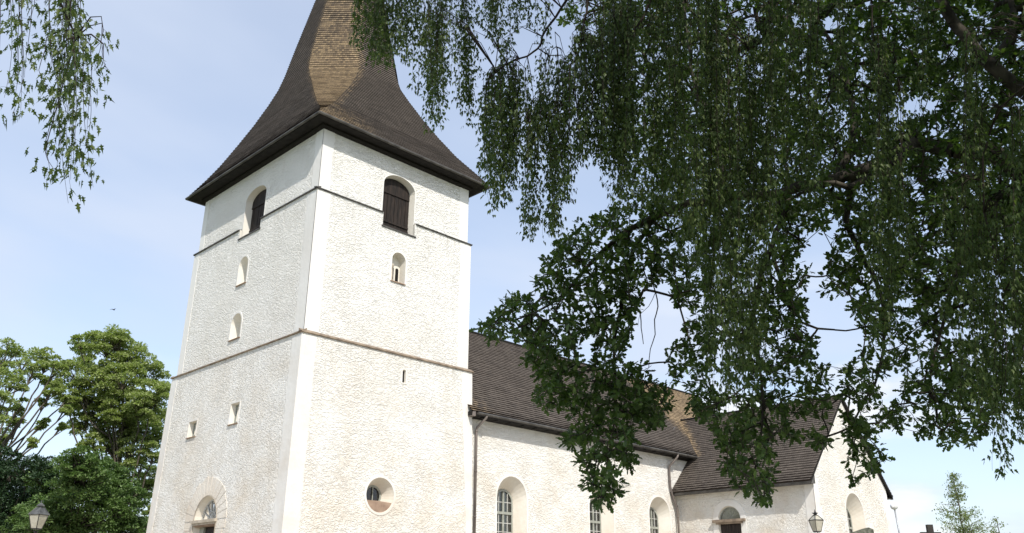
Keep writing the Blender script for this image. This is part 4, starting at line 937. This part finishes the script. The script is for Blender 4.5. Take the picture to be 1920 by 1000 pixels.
def rosettes(cent, dirs, per, smin, smax, spread=.9):
    n = len(cent); m_ = n*per; c = np.repeat(cent, per, 0); d = np.repeat(dirs, per, 0)
    rnd = unit(RNG.normal(0, 1, (m_, 3))); X = unit(d*RNG.uniform(.1, .9, (m_, 1))+rnd*spread+np.array([0, 0, -.12]))
    Nn = unit(np.array([0, 0, 1.])+RNG.normal(0, .55, (m_, 3)))
    size = RNG.uniform(smin, smax, m_); P = c+X*.015+d*RNG.uniform(-.09, .02, (m_, 1))+RNG.normal(0, .012, (m_, 3)); return P, X, Nn, size

O1 = [(1165, 387), (1104, 408), (1061, 435), (1043, 466), (1016, 481), (1022, 509), (1006, 527), (1000, 551), (958, 557), (933, 585), (894, 612), (897, 634), (939, 637), (970, 631), (991, 649), (982, 692), (1006, 710), (1003, 740), (1013, 771), (1061, 765), (1080, 789), (1049, 835), (1086, 838), (1104, 832), (1116, 844), (1086, 862), (1086, 899), (1095, 923), (1110, 951), (1135, 955), (1153, 936), (1171, 923), (1168, 899), (1153, 881), (1202, 866), (1177, 838), (1202, 814), (1238, 801), (1257, 753), (1250, 728), (1226, 716), (1220, 692), (1190, 680), (1165, 655), (1190, 606), (1196, 570), (1211, 533), (1250, 521), (1300, 430), (1240, 380)]
O1H = [[(1085, 640), (1120, 650), (1105, 690), (1075, 672)]]
O2 = [(1060, -60), (1050, 50), (1110, 90), (1150, 250), (1190, 380), (1300, 430), (1255, 515), (1263, 570), (1300, 590), (1281, 631), (1250, 661), (1262, 710), (1290, 745), (1300, 775), (1335, 790), (1355, 866), (1360, 902), (1390, 920), (1420, 944), (1435, 950), (1444, 926), (1456, 890), (1444, 854), (1480, 830), (1510, 818), (1540, 848), (1564, 860), (1564, 830), (1546, 806), (1558, 770), (1588, 782), (1579, 830), (1588, 866), (1594, 908), (1624, 890), (1648, 884), (1665, 886), (1660, 860), (1664, 830), (1654, 806), (1660, 770), (1672, 800), (1690, 806), (1702, 790), (1720, 812), (1756, 820), (1768, 838), (1798, 828), (1816, 842), (1840, 820), (1870, 760), (2050, 740), (2050, -60)]
O2H = [[(1510, 440), (1540, 434), (1582, 404), (1578, 434), (1564, 470), (1540, 524), (1540, 548), (1570, 554), (1600, 566), (1594, 590), (1618, 602), (1606, 632), (1612, 674), (1540, 686), (1534, 662), (1504, 590), (1510, 560), (1498, 536), (1516, 524), (1513, 488), (1510, 464)],
       [(1688, 365), (1706, 360), (1704, 420), (1692, 430)], [(1790, 642), (1806, 618), (1842, 612), (1838, 634)],
       [(1660, 690), (1700, 680), (1690, 740), (1672, 770), (1650, 750)], [(1590, 690), (1612, 680), (1606, 700), (1590, 712)], [(1655, 215), (1700, 190), (1690, 240), (1660, 250)],
       [(1390, 50), (1412, 38), (1425, 60), (1408, 78)], [(1408, 118), (1432, 112), (1438, 138), (1416, 148)], [(1532, 40), (1556, 34), (1562, 58), (1540, 66)], [(1566, 205), (1590, 196), (1598, 262), (1574, 268)],
       [(1672, 180), (1760, 178), (1766, 208), (1700, 222), (1674, 205)], [(1772, 92), (1796, 86), (1800, 112), (1778, 116)], [(1895, 60), (1918, 50), (1925, 84), (1902, 92)], [(1860, 520), (1884, 512), (1890, 545), (1868, 552)], [(1905, 650), (1925, 640), (1930, 700), (1908, 704)], [(1750, 470), (1768, 466), (1772, 496), (1754, 500)],
       [(1330, 690), (1345, 660), (1352, 700), (1340, 735)], [(1230, 520), (1262, 560), (1300, 590), (1285, 600), (1225, 560)]]
def sample(poly_, holes, n_, Dm, Ds, pad=12, jitter=None):
    q = np.array(poly_); out = []
    lo_, hi_ = q.min(0), q.max(0); tot = 0
    while tot < n_:
        P = RNG.uniform(lo_, hi_, (n_*2, 2)); k = inpoly(P, poly_)
        for h in holes: k &= ~inpoly(P, h)
        out.append(P[k]); tot += k.sum()
    return np.concatenate(out)[:n_]
def to3d(px, D):
    d = FW[None]+RT[None]*((px[:, 0:1]-960)/FPX)-UP[None]*((px[:, 1:2]-500)/FPX)
    return CAM+d*(D[:, None]/np.hypot(d[:, 0], d[:, 1])[:, None])

# --- oak
otr = at(2420, 700, 13.0); oak = empty('oak_tree', (otr[0], otr[1], hgt(otr[0], otr[1])-.1), 'big oak with drooping leafy limbs reaching in from the right before the church', 'tree')
tz = oak.location.z
trunk_pts = [(otr[0], otr[1], tz), (otr[0]+.1, otr[1], tz+2), (otr[0]-.1, otr[1]+.1, tz+4.5), (otr[0]+.2, otr[1]-.2, tz+8), (otr[0], otr[1], tz+12), (otr[0]-.3, otr[1]+.2, tz+15)]
tp = spline(trunk_pts, .4); sg, tpn = limb_segs(tp, .55, .14)
tubes_mesh('trunk', sg, M['bark'], oak, 14)
limbs = []; lsegs = []
def limb(pts, r0, r1, wob=.03, start=None, store=None, segs=None):
    P = [at(u, v, D) for u, v, D in pts]
    if start is not None: P = [np.array(start)]+P
    sp_ = spline(P, .25); s_, q = limb_segs(sp_, r0, r1, wob); (lsegs if segs is None else segs).extend(s_); (limbs if store is None else store).append(q)
    return q
T = np.array(trunk_pts)
LA = limb([(2080, 360, 13.2), (1960, 330, 13.0), (1900, 312, 12.9), (1850, 285, 12.8), (1790, 288, 12.8), (1720, 270, 12.8), (1650, 305, 12.6), (1570, 335, 12.4), (1500, 350, 12.3), (1440, 365, 12.2), (1360, 368, 12.0), (1290, 385, 12.0), (1230, 410, 11.9), (1180, 430, 11.9)], .17, .045, .02, (T[2]+T[3])/2)
limb([(1720, 272, 12.8), (1650, 320, 12.3), (1590, 350, 12.0), (1540, 345, 11.8), (1470, 380, 11.6)], .07, .02, .02)
LB = limb([(2150, 260, 12.6), (2010, 220, 12.4), (1920, 170, 12.2), (1860, 125, 12.0), (1815, 70, 11.8), (1770, 10, 11.6), (1735, -60, 11.5), (1690, -160, 11.5)], .13, .05, .02, T[3])
limb([(1462, 372, 12.2), (1462, 415, 12.2), (1448, 458, 12.1), (1458, 512, 12.1), (1482, 556, 12.1), (1506, 605, 12.0), (1560, 622, 11.9)], .05, .012, .015)
limb([(1448, 458, 12.1), (1430, 510, 12.3), (1415, 590, 12.4), (1425, 680, 12.3), (1430, 760, 12.2), (1420, 860, 12.1)], .04, .01, .015)
limb([(1880, 360, 13.2), (1852, 395, 13.0), (1818, 458, 13.0), (1792, 506, 12.9), (1776, 580, 12.8), (1750, 660, 12.7), (1740, 740, 12.6)], .06, .012, .015, LA[8])
limb([(1600, 330, 12.5), (1590, 420, 12.8), (1640, 520, 12.9), (1660, 620, 12.8), (1640, 720, 12.7), (1600, 800, 12.6)], .05, .012, .015)
limb([(1230, 410, 11.9), (1190, 470, 12.0), (1172, 540, 12.0), (1160, 600, 12.0), (1150, 680, 11.9), (1155, 760, 11.9), (1140, 860, 11.9), (1125, 920, 11.9)], .035, .008, .015)
limb([(1180, 430, 11.9), (1120, 480, 11.8), (1060, 550, 11.7), (1000, 590, 11.6), (930, 610, 11.5)], .035, .008, .015)
free = []
limb([(1214, 455, 12.0), (1222, 490, 12.0), (1221, 520, 12.0), (1229, 548, 11.9), (1234, 575, 11.9), (1227, 600, 11.9), (1229, 628, 11.9), (1219, 655, 11.9), (1216, 690, 11.9)], .012, .005, .002, None, free)
limb([(1229, 548, 11.9), (1216, 575, 11.9), (1200, 590, 11.9), (1196, 612, 11.9)], .005, .002, .002, None, free)
limb([(1172, 540, 12.0), (1188, 565, 11.9), (1201, 590, 11.9), (1202, 615, 11.9), (1207, 645, 11.9)], .012, .005, .003)
limb([(1360, 368, 12.0), (1340, 250, 12.3), (1300, 150, 12.5), (1280, 0, 12.8)], .05, .02, .02)
limb([(1570, 335, 12.4), (1600, 220, 12.9), (1570, 100, 13.2), (1500, -20, 13.5)], .06, .02, .02)
limb([(1860, 125, 12.0), (1900, 40, 12.5), (1880, -60, 12.8)], .06, .03, .02)
limb([(2010, 360, 13), (1960, 480, 12.5), (1930, 600, 12.2), (1900, 700, 12.0)], .06, .012, .015)
# sampled twig ends
tg = []
px = sample(O1, O1H, 900, 0, 0); D = 11.9+RNG.normal(0, .55, len(px)); tg.append(to3d(px, D))
px = sample(O2, O2H, 4700, 0, 0); upr = (px[:, 1] < 400) | (px[:, 0] > 1640); D = 12.6+RNG.normal(0, .9, len(px))+np.where(upr, RNG.uniform(-.3, 2.2, len(px)), 0); tg.append(to3d(px, D))
O3 = [(1120, -60), (1160, 200), (1230, 400), (1420, 420), (1500, 420), (1640, 380), (1650, 560), (1760, 560), (1860, 480), (2050, 480), (2050, -60)]
px = sample(O3, O2H, 3000, 0, 0); tg.append(to3d(px, RNG.uniform(14.2, 18.5, len(px))))
tg = np.concatenate(tg); tips = len(tg)
# crown above and behind the picture: it shades what the picture shows
cc = np.array([otr[0], otr[1], 0])*.55+np.array([CAM[0], CAM[1], 0])*.45; big = []
while len(big) < 1900:
    v = RNG.uniform(-1, 1, 3)
    if np.dot(v, v) > 1: continue
    p_ = cc+np.array([0, 0, 12.0])+v*np.array([10.5, 10.5, 7.0]); d = (p_-CAM)@FW
    if p_[2] < 6.3: continue
    if d > 0.5:
        pp, _ = proj(p_[None]); 
        if pp[0, 1] > -70-900/max(1, np.linalg.norm(p_-CAM)) : continue
        if pp[0, 0] < 880: continue
    big.append(p_)
big = np.array(big)
crown_limbs = []; cs = []
for k in range(9):
    a = 2*math.pi*k/9+.3; tt = T[3]+(T[5]-T[3])*(k % 3)/3.0; e_ = cc+np.array([math.cos(a)*7.5, math.sin(a)*7.5, 13+2.5*math.sin(k*2.1)])
    sp_ = spline([tt, tt*.6+e_*.4+np.array([0, 0, 1.2]), e_], .4); s_, q = limb_segs(sp_, .15, .03, .02)
    pr_, dd_ = proj(q); vis = (dd_ > .5) & (pr_[:, 1] > -40) & (pr_[:, 0] < 1960) & (pr_[:, 0] > -60)
    if vis.any(): continue
    cs += s_; crown_limbs.append(q)
segs, dirs, good = grow(tg, np.concatenate(limbs), -.05, .0045, .55)
tg, dirs = tg[good], dirs[good]
tubes_mesh('branch', lsegs+cs, M['bark'], oak, 8)
tubes_mesh('twigs', segs, M['bark'], oak, 3)
P, X, Nn, s_ = rosettes(tg, dirs, 10, .085, .130); leaf_mesh('foliage', P, X, Nn, s_, OAK, OAKF, M['oakleaf'], oak)
bs_, bd, _g = grow(big, np.concatenate(crown_limbs+[tpn[20:]]), -.03, .004); tubes_mesh('twigs', bs_, M['bark'], oak, 3)
P, X, Nn, s_ = rosettes(big, bd, 9, .22, .34); P += RNG.normal(0, .12, P.shape); leaf_mesh('crown', P, X, Nn, s_, SIM, SIMF, M['oakleaf'], oak)

# --- weeping birches
def strands(bundles, lim, leafsize, name_parent, spacing, twig_r=.0022, leafn=2, offm=.075):
    P_, X_, N_, S_ = [], [], [], []; segs = []; lim = np.concatenate(lim)
    for (u, wd, y0, y1, cnt, D) in bundles:
        for _ in range(cnt):
            uu = u+RNG.uniform(-wd, wd); dd = D+RNG.normal(0, .35); ye = y1-abs(RNG.normal(0, .16))*(y1-max(y0, -60))*1.0
            ys_ = y0+RNG.uniform(-10, 25)
            if ye < ys_+12: continue
            a = at(uu, ys_, dd); b_ = at(uu+RNG.normal(0, 6), ye, dd)
            L_ = abs(a[2]-b_[2]); n_ = max(4, int(L_/.09)); sway = RNG.normal(0, .05, 2); ph = RNG.uniform(0, 6.28)
            t = np.linspace(0, 1, n_+1)[:, None]; path = a*(1-t)+np.array([b_[0], b_[1], b_[2]])*t
            path[:, 0] += np.sin(t[:, 0]*4+ph)*sway[0]*t[:, 0]; path[:, 1] += np.cos(t[:, 0]*3.3+ph)*sway[1]*t[:, 0]
            j = np.argmin(np.linalg.norm(lim-a, axis=1)); c0 = lim[j]
            if np.linalg.norm(c0-a) > .05:
                mid = (c0+a)/2+np.array([0, 0, .25*np.linalg.norm((c0-a)[:2])]); segs += [(c0, mid, .008, .005), (mid, a, .005, .0035)]
            rr = np.linspace(.0034, .0012, n_+1)*(twig_r/.0022)
            segs += [(path[i], path[i+1], rr[i], rr[i+1]) for i in range(n_)]
            # leaves and short side twiglets
            m_ = int(L_/spacing); tt = RNG.uniform(0.0, 1, m_); idx = np.minimum((tt*n_).astype(int), n_-1); fr = (tt*n_-idx)[:, None]
            base = path[idx]*(1-fr)+path[idx+1]*fr
            out = RNG.normal(0, 1, (m_, 3)); out[:, 2] = 0; out = unit(out)
            off = out*RNG.uniform(.01, offm, (m_, 1))*np.array([1, 1, 1]); off[:, 2] -= RNG.uniform(.0, .05, m_)
            sel = RNG.random(m_) < .25
            for b0, b1 in zip(base[sel], (base+off)[sel]): segs.append((b0, b1, .0012, .0008))
            for q in range(leafn):
                P_.append(base+off+RNG.normal(0, .012, (m_, 3))); X_.append(out*RNG.uniform(.1, .6, (m_, 1))+RNG.normal(0, .25, (m_, 3))+np.array([0, 0, -1.]))
                N_.append(unit(RNG.normal(0, 1, (m_, 3)))); S_.append(RNG.uniform(leafsize*.7, leafsize*1.15, m_))
    return segs, np.concatenate(P_), np.concatenate(X_), np.concatenate(N_), np.concatenate(S_)
fwd = np.array([math.sin(YAW), math.cos(YAW), 0]); rgt = np.array([math.cos(YAW), -math.sin(YAW), 0])
def birch(base, H, label, limb_defs, bundles, leafsize, spacing, extra=0, leafn=2, tv=None, tf=None, off=.075):
    b = empty('weeping_birch', (base[0], base[1], hgt(base[0], base[1])-.1), label, 'tree'); z = b.location.z
    tp = spline([(base[0], base[1], z), (base[0]+.1, base[1]+.1, z+H*.35), (base[0]-.1, base[1]+.15, z+H*.7), (base[0], base[1], z+H)], .4)
    sg, q = limb_segs(tp, .26, .05); tubes_mesh('trunk', sg, M['birchbark'], b, 12)
    st, ls = [], []
    for pts, r0, r1, frac in limb_defs:
        start = q[int(len(q)*frac)] if frac is not None else None
        limb(pts, r0, r1, .02, start, st, ls)
    tubes_mesh('branch', ls, M['twig'], b, 7)
    sg2, P, X, Nn, s_ = strands(bundles, st, leafsize, b, spacing, leafn=leafn, offm=off)
    tubes_mesh('hanging_twigs', sg2, M['twig'], b, 3); leaf_mesh('foliage', P, X, Nn, s_, tv or BIR, tf or BIRF, M['birchleaf'], b)
    return b
B2 = [(684, 20, -70, 95, 12), (708, 18, -70, 130, 14), (722, 12, -70, 140, 8), (745, 18, -70, 115, 12), (770, 20, -70, 120, 12), (792, 12, -20, 180, 7), (812, 12, 10, 245, 10), (826, 10, 20, 215, 6), (838, 16, -70, 160, 10), (866, 11, -60, 235, 10), (880, 8, 40, 180, 5), (905, 22, -70, 50, 8), (935, 20, -70, 95, 9), (948, 10, 60, 130, 5), (968, 14, -70, 75, 5), (990, 16, -70, 60, 5), (1015, 12, -70, 95, 4),
      (912, 9, 150, 330, 10), (930, 14, 130, 405, 18), (952, 16, 120, 350, 16), (975, 16, 120, 300, 14), (995, 12, 190, 450, 12), (1012, 10, 160, 300, 10), (1035, 13, 190, 445, 14), (1025, 14, 100, 250, 8), (1060, 18, 110, 380, 18), (1090, 18, 60, 330, 18), (1115, 16, 60, 310, 18), (1140, 16, 10, 340, 18), (1165, 18, -70, 390, 24), (1195, 20, -70, 430, 24), (1225, 20, -70, 400, 26), (1255, 22, -70, 430, 28),
      (1290, 24, -70, 540, 36), (1325, 22, -70, 640, 36), (1350, 20, 40, 790, 34), (1385, 20, 60, 820, 34), (1415, 18, 40, 720, 26), (1445, 20, -70, 520, 26), (1480, 20, -70, 400, 20), (1530, 26, -70, 400, 22), (1590, 26, -70, 330, 18)]
B2 = [(u, w_, a, b_, c_ if u < 1180 else int(c_*.36), 9.6 if u < 900 else 9.3) for u, w_, a, b_, c_ in B2]
B3 = [(1640, 22, 60, 560, 22, 9.8), (1668, 14, 120, 690, 16, 9.8), (1690, 10, 150, 520, 10, 9.8), (1703, 6, 330, 440, 5, 9.8), (1740, 26, -70, 240, 8, 9.8), (1790, 24, 330, 640, 12, 9.6), (1825, 20, 60, 790, 18, 9.6), (1850, 14, 200, 800, 14, 9.6), (1872, 12, 380, 855, 12, 9.6), (1884, 7, 640, 900, 12, 9.6), (1903, 14, 200, 830, 16, 9.6), (1918, 8, 500, 870, 10, 9.6), (1945, 20, -50, 860, 18, 9.6)]
base = CAM+rgt*5.5-fwd*2.5
birch(base, 15, 'weeping birch with fine curtains of small leaves hanging in front of spire and oak', [
    ([(1420, -900, 8), (1200, -420, 9), (1120, -120, 9.3), (1074, -10, 9.3), (1042, 37, 9.3), (1013, 67, 9.3), (1008, 94, 9.3), (973, 110, 9.3), (936, 133, 9.3), (915, 150, 9.3)], .07, .009, .6),
    ([(1008, 94, 9.3), (1042, 105, 9.3), (1040, 60, 9.4)], .008, .003, None),
    ([(1460, -300, 9.2), (1447, 0, 9.3), (1443, 40, 9.3), (1416, 85, 9.3), (1389, 112, 9.2), (1350, 190, 9.2)], .045, .01, .65),
    ([(1130, -120, 9.3), (1105, 0, 9.3), (1099, 37, 9.3), (1088, 80, 9.3), (1075, 170, 9.3)], .025, .006, None),
    ([(1200, -420, 9), (1000, -200, 9.5), (850, -130, 9.6), (700, -90, 9.6), (660, -60, 9.6)], .03, .008, None),
    ([(1200, -300, 9), (1240, -80, 9.3), (1190, 60, 9.3), (1150, 110, 9.3), (1100, 190, 9.3), (1060, 210, 9.3), (985, 230, 9.3)], .03, .006, None),
    ([(1750, -300, 9.5), (1640, 0, 9.8), (1650, 120, 9.8), (1690, 180, 9.8)], .04, .006, .7),
    ([(2050, -200, 9.5), (1960, 100, 9.6), (1880, 200, 9.6), (1840, 300, 9.6), (1870, 500, 9.6), (1886, 640, 9.6)], .045, .006, .7)],
    B2+[(u, w_, a, b_, int(c_*.45), D_) for u, w_, a, b_, c_, D_ in B3], .062, .030)
B1 = [(12, 14, -60, 235, 9), (40, 12, -60, 238, 5), (28, 10, -60, 190, 5), (70, 14, -60, 150, 8), (98, 14, -60, 200, 12), (118, 12, -60, 260, 14), (130, 12, -60, 385, 18), (150, 12, 60, 350, 12), (165, 10, 60, 310, 7), (185, 9, 20, 145, 6), (150, 14, -60, 130, 10), (110, 12, 100, 330, 9), (82, 6, 270, 345, 2), (92, 6, 60, 215, 3), (196, 6, 80, 140, 2)]
B1 = [(u, w_, a, b_, max(2, int(c_*.32)), 6.2) for u, w_, a, b_, c_ in B1]
base = CAM-rgt*6.5+fwd*.5
birch(base, 13, 'birch at the left edge whose larger jagged leaves hang down into the open sky', [
    ([(-500, -900, 5.6), (-250, -420, 6), (-40, -160, 6.2), (60, -90, 6.2), (180, -60, 6.2)], .06, .008, .6), ([(60, -90, 6.2), (120, 0, 6.2), (140, 70, 6.2)], .01, .004, None)],
    B1, .076, .047, tv=JAG, tf=JAGF, off=.12)

# --- background trees
def bg_tree(name, u, D, label, clumps, leaf, per, mat_, bark, trunk_u=None, group=None, limb_r=.16, nshape=(SIM, SIMF), flat=.95):
    base = at(u if trunk_u is None else trunk_u, 900, D); b = empty(name, (base[0], base[1], 2.3), label, 'tree', group)
    z = 2.3; top = max(at(c[0], c[1], D)[2] for c in clumps)
    tpt = [(base[0], base[1], z), (base[0]+.3, base[1]+.2, z+(top-z)*.3), (base[0]-.2, base[1]+.3, z+(top-z)*.6), (base[0], base[1], z+(top-z)*.88)]
    tp = spline(tpt, .8); sg, q = limb_segs(tp, limb_r*2.2, .06, .04); tubes_mesh('trunk', sg, bark, b, 10)
    segs = []; PP, XX, NN, SS = [], [], [], []
    for (cu, cv, cr, *rest) in clumps:
        dd = D+(rest[0] if rest else RNG.normal(0, 2.2)); c = at(cu, cv, dd); rr = cr/FPX*np.linalg.norm(c-CAM)
        cand = q[q[:, 2] < c[2]-rr*.3]; st = cand[-1] if len(cand) else q[len(q)//3]
        st = q[max(2, int(len(q)*RNG.uniform(.25, .75)*min(1, (c[2]-z)/(top-z))))]
        mid = st*.5+c*.5+np.array([0, 0, -.3*rr]); sp_ = spline([st, mid+RNG.normal(0, .25, 3), c], .7); s_, ql = limb_segs(sp_, limb_r*.55, .04, .05); segs += s_
        # sub clumps on the boughs
        nsub = max(6, int(1.35*per*cr*cr/2600)); sub = c+unit(RNG.normal(0, 1, (nsub, 3)))*rr*RNG.uniform(.35, 1.0, (nsub, 1))*np.array([1, 1, flat])
        for s2 in sub:
            segs.append((ql[-2], s2, .035, .015))
            m_ = int(RNG.uniform(26, 46)); r2 = rr*RNG.uniform(.24, .46); m_ = int(m_*4.2)
            v = unit(RNG.normal(0, 1, (m_, 3))); v[:, 2] = np.abs(v[:, 2])*.75-.15
            PP.append(s2+v*r2*RNG.uniform(.6, 1.0, (m_, 1))); XX.append(v+RNG.normal(0, .5, (m_, 3))); NN.append(unit(np.array([0, 0, .9])+v*.8+RNG.normal(0, .4, (m_, 3)))); SS.append(RNG.uniform(leaf*.7, leaf*1.3, m_))
    tubes_mesh('branch', segs, bark, b, 5)
    leaf_mesh('crown', np.concatenate(PP), np.concatenate(XX), np.concatenate(NN), np.concatenate(SS), nshape[0], nshape[1], mat_, b)
    return b
cl = [(200, 650, 34), (160, 665, 30), (240, 668, 36), (275, 700, 32), (140, 705, 34), (190, 705, 36), (232, 715, 38), (290, 740, 30), (160, 745, 32), (210, 755, 34), (262, 760, 38), (300, 790, 26), (150, 790, 28), (235, 800, 36), (280, 815, 32), (190, 800, 24), (175, 835, 24), (292, 850, 24), (250, 850, 32), (150, 640, 22), (305, 725, 20), (120, 740, 22), (220, 640, 24), (285, 900, 26), (250, 930, 34), (292, 960, 22), (265, 880, 26), (215, 770, 30), (175, 770, 28), (245, 790, 30), (205, 840, 28), (130, 760, 18)]
bg_tree('broadleaf_tree', 222, 66, 'tall sunlit leafy tree with pale green rounded crown just left of the tower', cl, .155, 46, M['ashleaf'], M['palebark'], group='trees left of the church', limb_r=.14)
cl = [(10, 670, 34), (45, 680, 28), (90, 680, 26), (-30, 700, 40), (20, 720, 26), (-5, 760, 30), (60, 700, 20), (95, 715, 20), (110, 690, 20), (85, 755, 13), (120, 775, 12), (75, 800, 13), (30, 800, 20), (100, 735, 14), (40, 765, 16), (-40, 800, 40), (10, 830, 20), (130, 750, 14), (60, 830, 10), (115, 800, 10)]
bg_tree('broadleaf_tree', -60, 62, 'thin crowned leafy tree with long bare slanting boughs at the left edge', cl, .15, 26, M['ashleaf'], M['palebark'], group='trees left of the church', limb_r=.15)
cl = [(150, 900, 46), (200, 905, 40), (110, 930, 46), (170, 960, 55), (230, 950, 36), (90, 985, 46), (140, 870, 26), (185, 880, 26), (240, 990, 40), (50, 990, 36), (215, 925, 30), (130, 1010, 50), (260, 1000, 24)]
bg_tree('maple_tree', 150, 50, 'rounded dark green maple behind the lantern at lower left', cl, .13, 44, M['bushleaf'], M['bark'], group='trees left of the church', limb_r=.06)
cl = [(20, 890, 40), (60, 880, 34), (-20, 900, 50), (90, 900, 30), (30, 940, 46), (70, 950, 40), (-10, 980, 60), (50, 1000, 50), (100, 870, 18), (20, 860, 20)]
bg_tree('yew_tree', 20, 56, 'very dark dense evergreen under the slanting boughs at the left edge', cl, .12, 40, leafmat('yew_needles', [(.016, .036, .012), (.022, .05, .016), (.03, .062, .02)], .1, (1.2, 1.3, .7)), M['bark'], group='trees left of the church', limb_r=.14)
# young larch like birch at right
def young(u, vtop, D, label, wpx, vb, dens, leafsz, name='young_birch'):
    topp = at(u, vtop, D); base = np.array([topp[0], topp[1], 2.3]); b = empty(name, tuple(base), label, 'tree'); H = topp[2]-2.3
    sg, q = limb_segs(spline([base, base+np.array([.05, 0, H*.5]), topp], .3), .07, .01, .01); tubes_mesh('trunk', sg, M['palebark'], b, 7)
    segs = []; PP, XX, NN, SS = [], [], [], []; K = dens
    for k in range(K):
        f_ = RNG.uniform(.0, 1)**.9; z = base[2]+H*(1-f_*.92); ln = (wpx/FPX*np.linalg.norm(topp-CAM))*(f_**.9)*RNG.uniform(.35, 1.35)+.08; a = RNG.uniform(0, 6.283)
        s0 = np.array([base[0]*(f_)+topp[0]*(1-f_), base[1]*f_+topp[1]*(1-f_), z]); e_ = s0+np.array([math.cos(a)*ln, math.sin(a)*ln, ln*RNG.uniform(.1, .5)]); segs.append((s0, e_, .014, .005))
        m_ = int(14+ln*46); t = RNG.uniform(.15, 1.08, (m_, 1)); PP.append(s0*(1-t)+e_*t+RNG.normal(0, .09, (m_, 3))+np.array([0, 0, -.05])); XX.append(RNG.normal(0, 1, (m_, 3))+np.array([0, 0, -.4])); NN.append(RNG.normal(0, 1, (m_, 3))); SS.append(RNG.uniform(leafsz*.6, leafsz*1.3, m_))
    tubes_mesh('branch', segs, M['palebark'], b, 4); leaf_mesh('crown', np.concatenate(PP), np.concatenate(XX), np.concatenate(NN), np.concatenate(SS), SIM, SIMF, M['youngleaf'], b)
young(1786, 886, 45, 'slender light green young birch at lower right against low clouds', 50, 1100, 135, .08)
young(1868, 972, 47, 'thin wispy sapling with few leaves right of the young birch', 34, 1100, 26, .09, 'sapling')
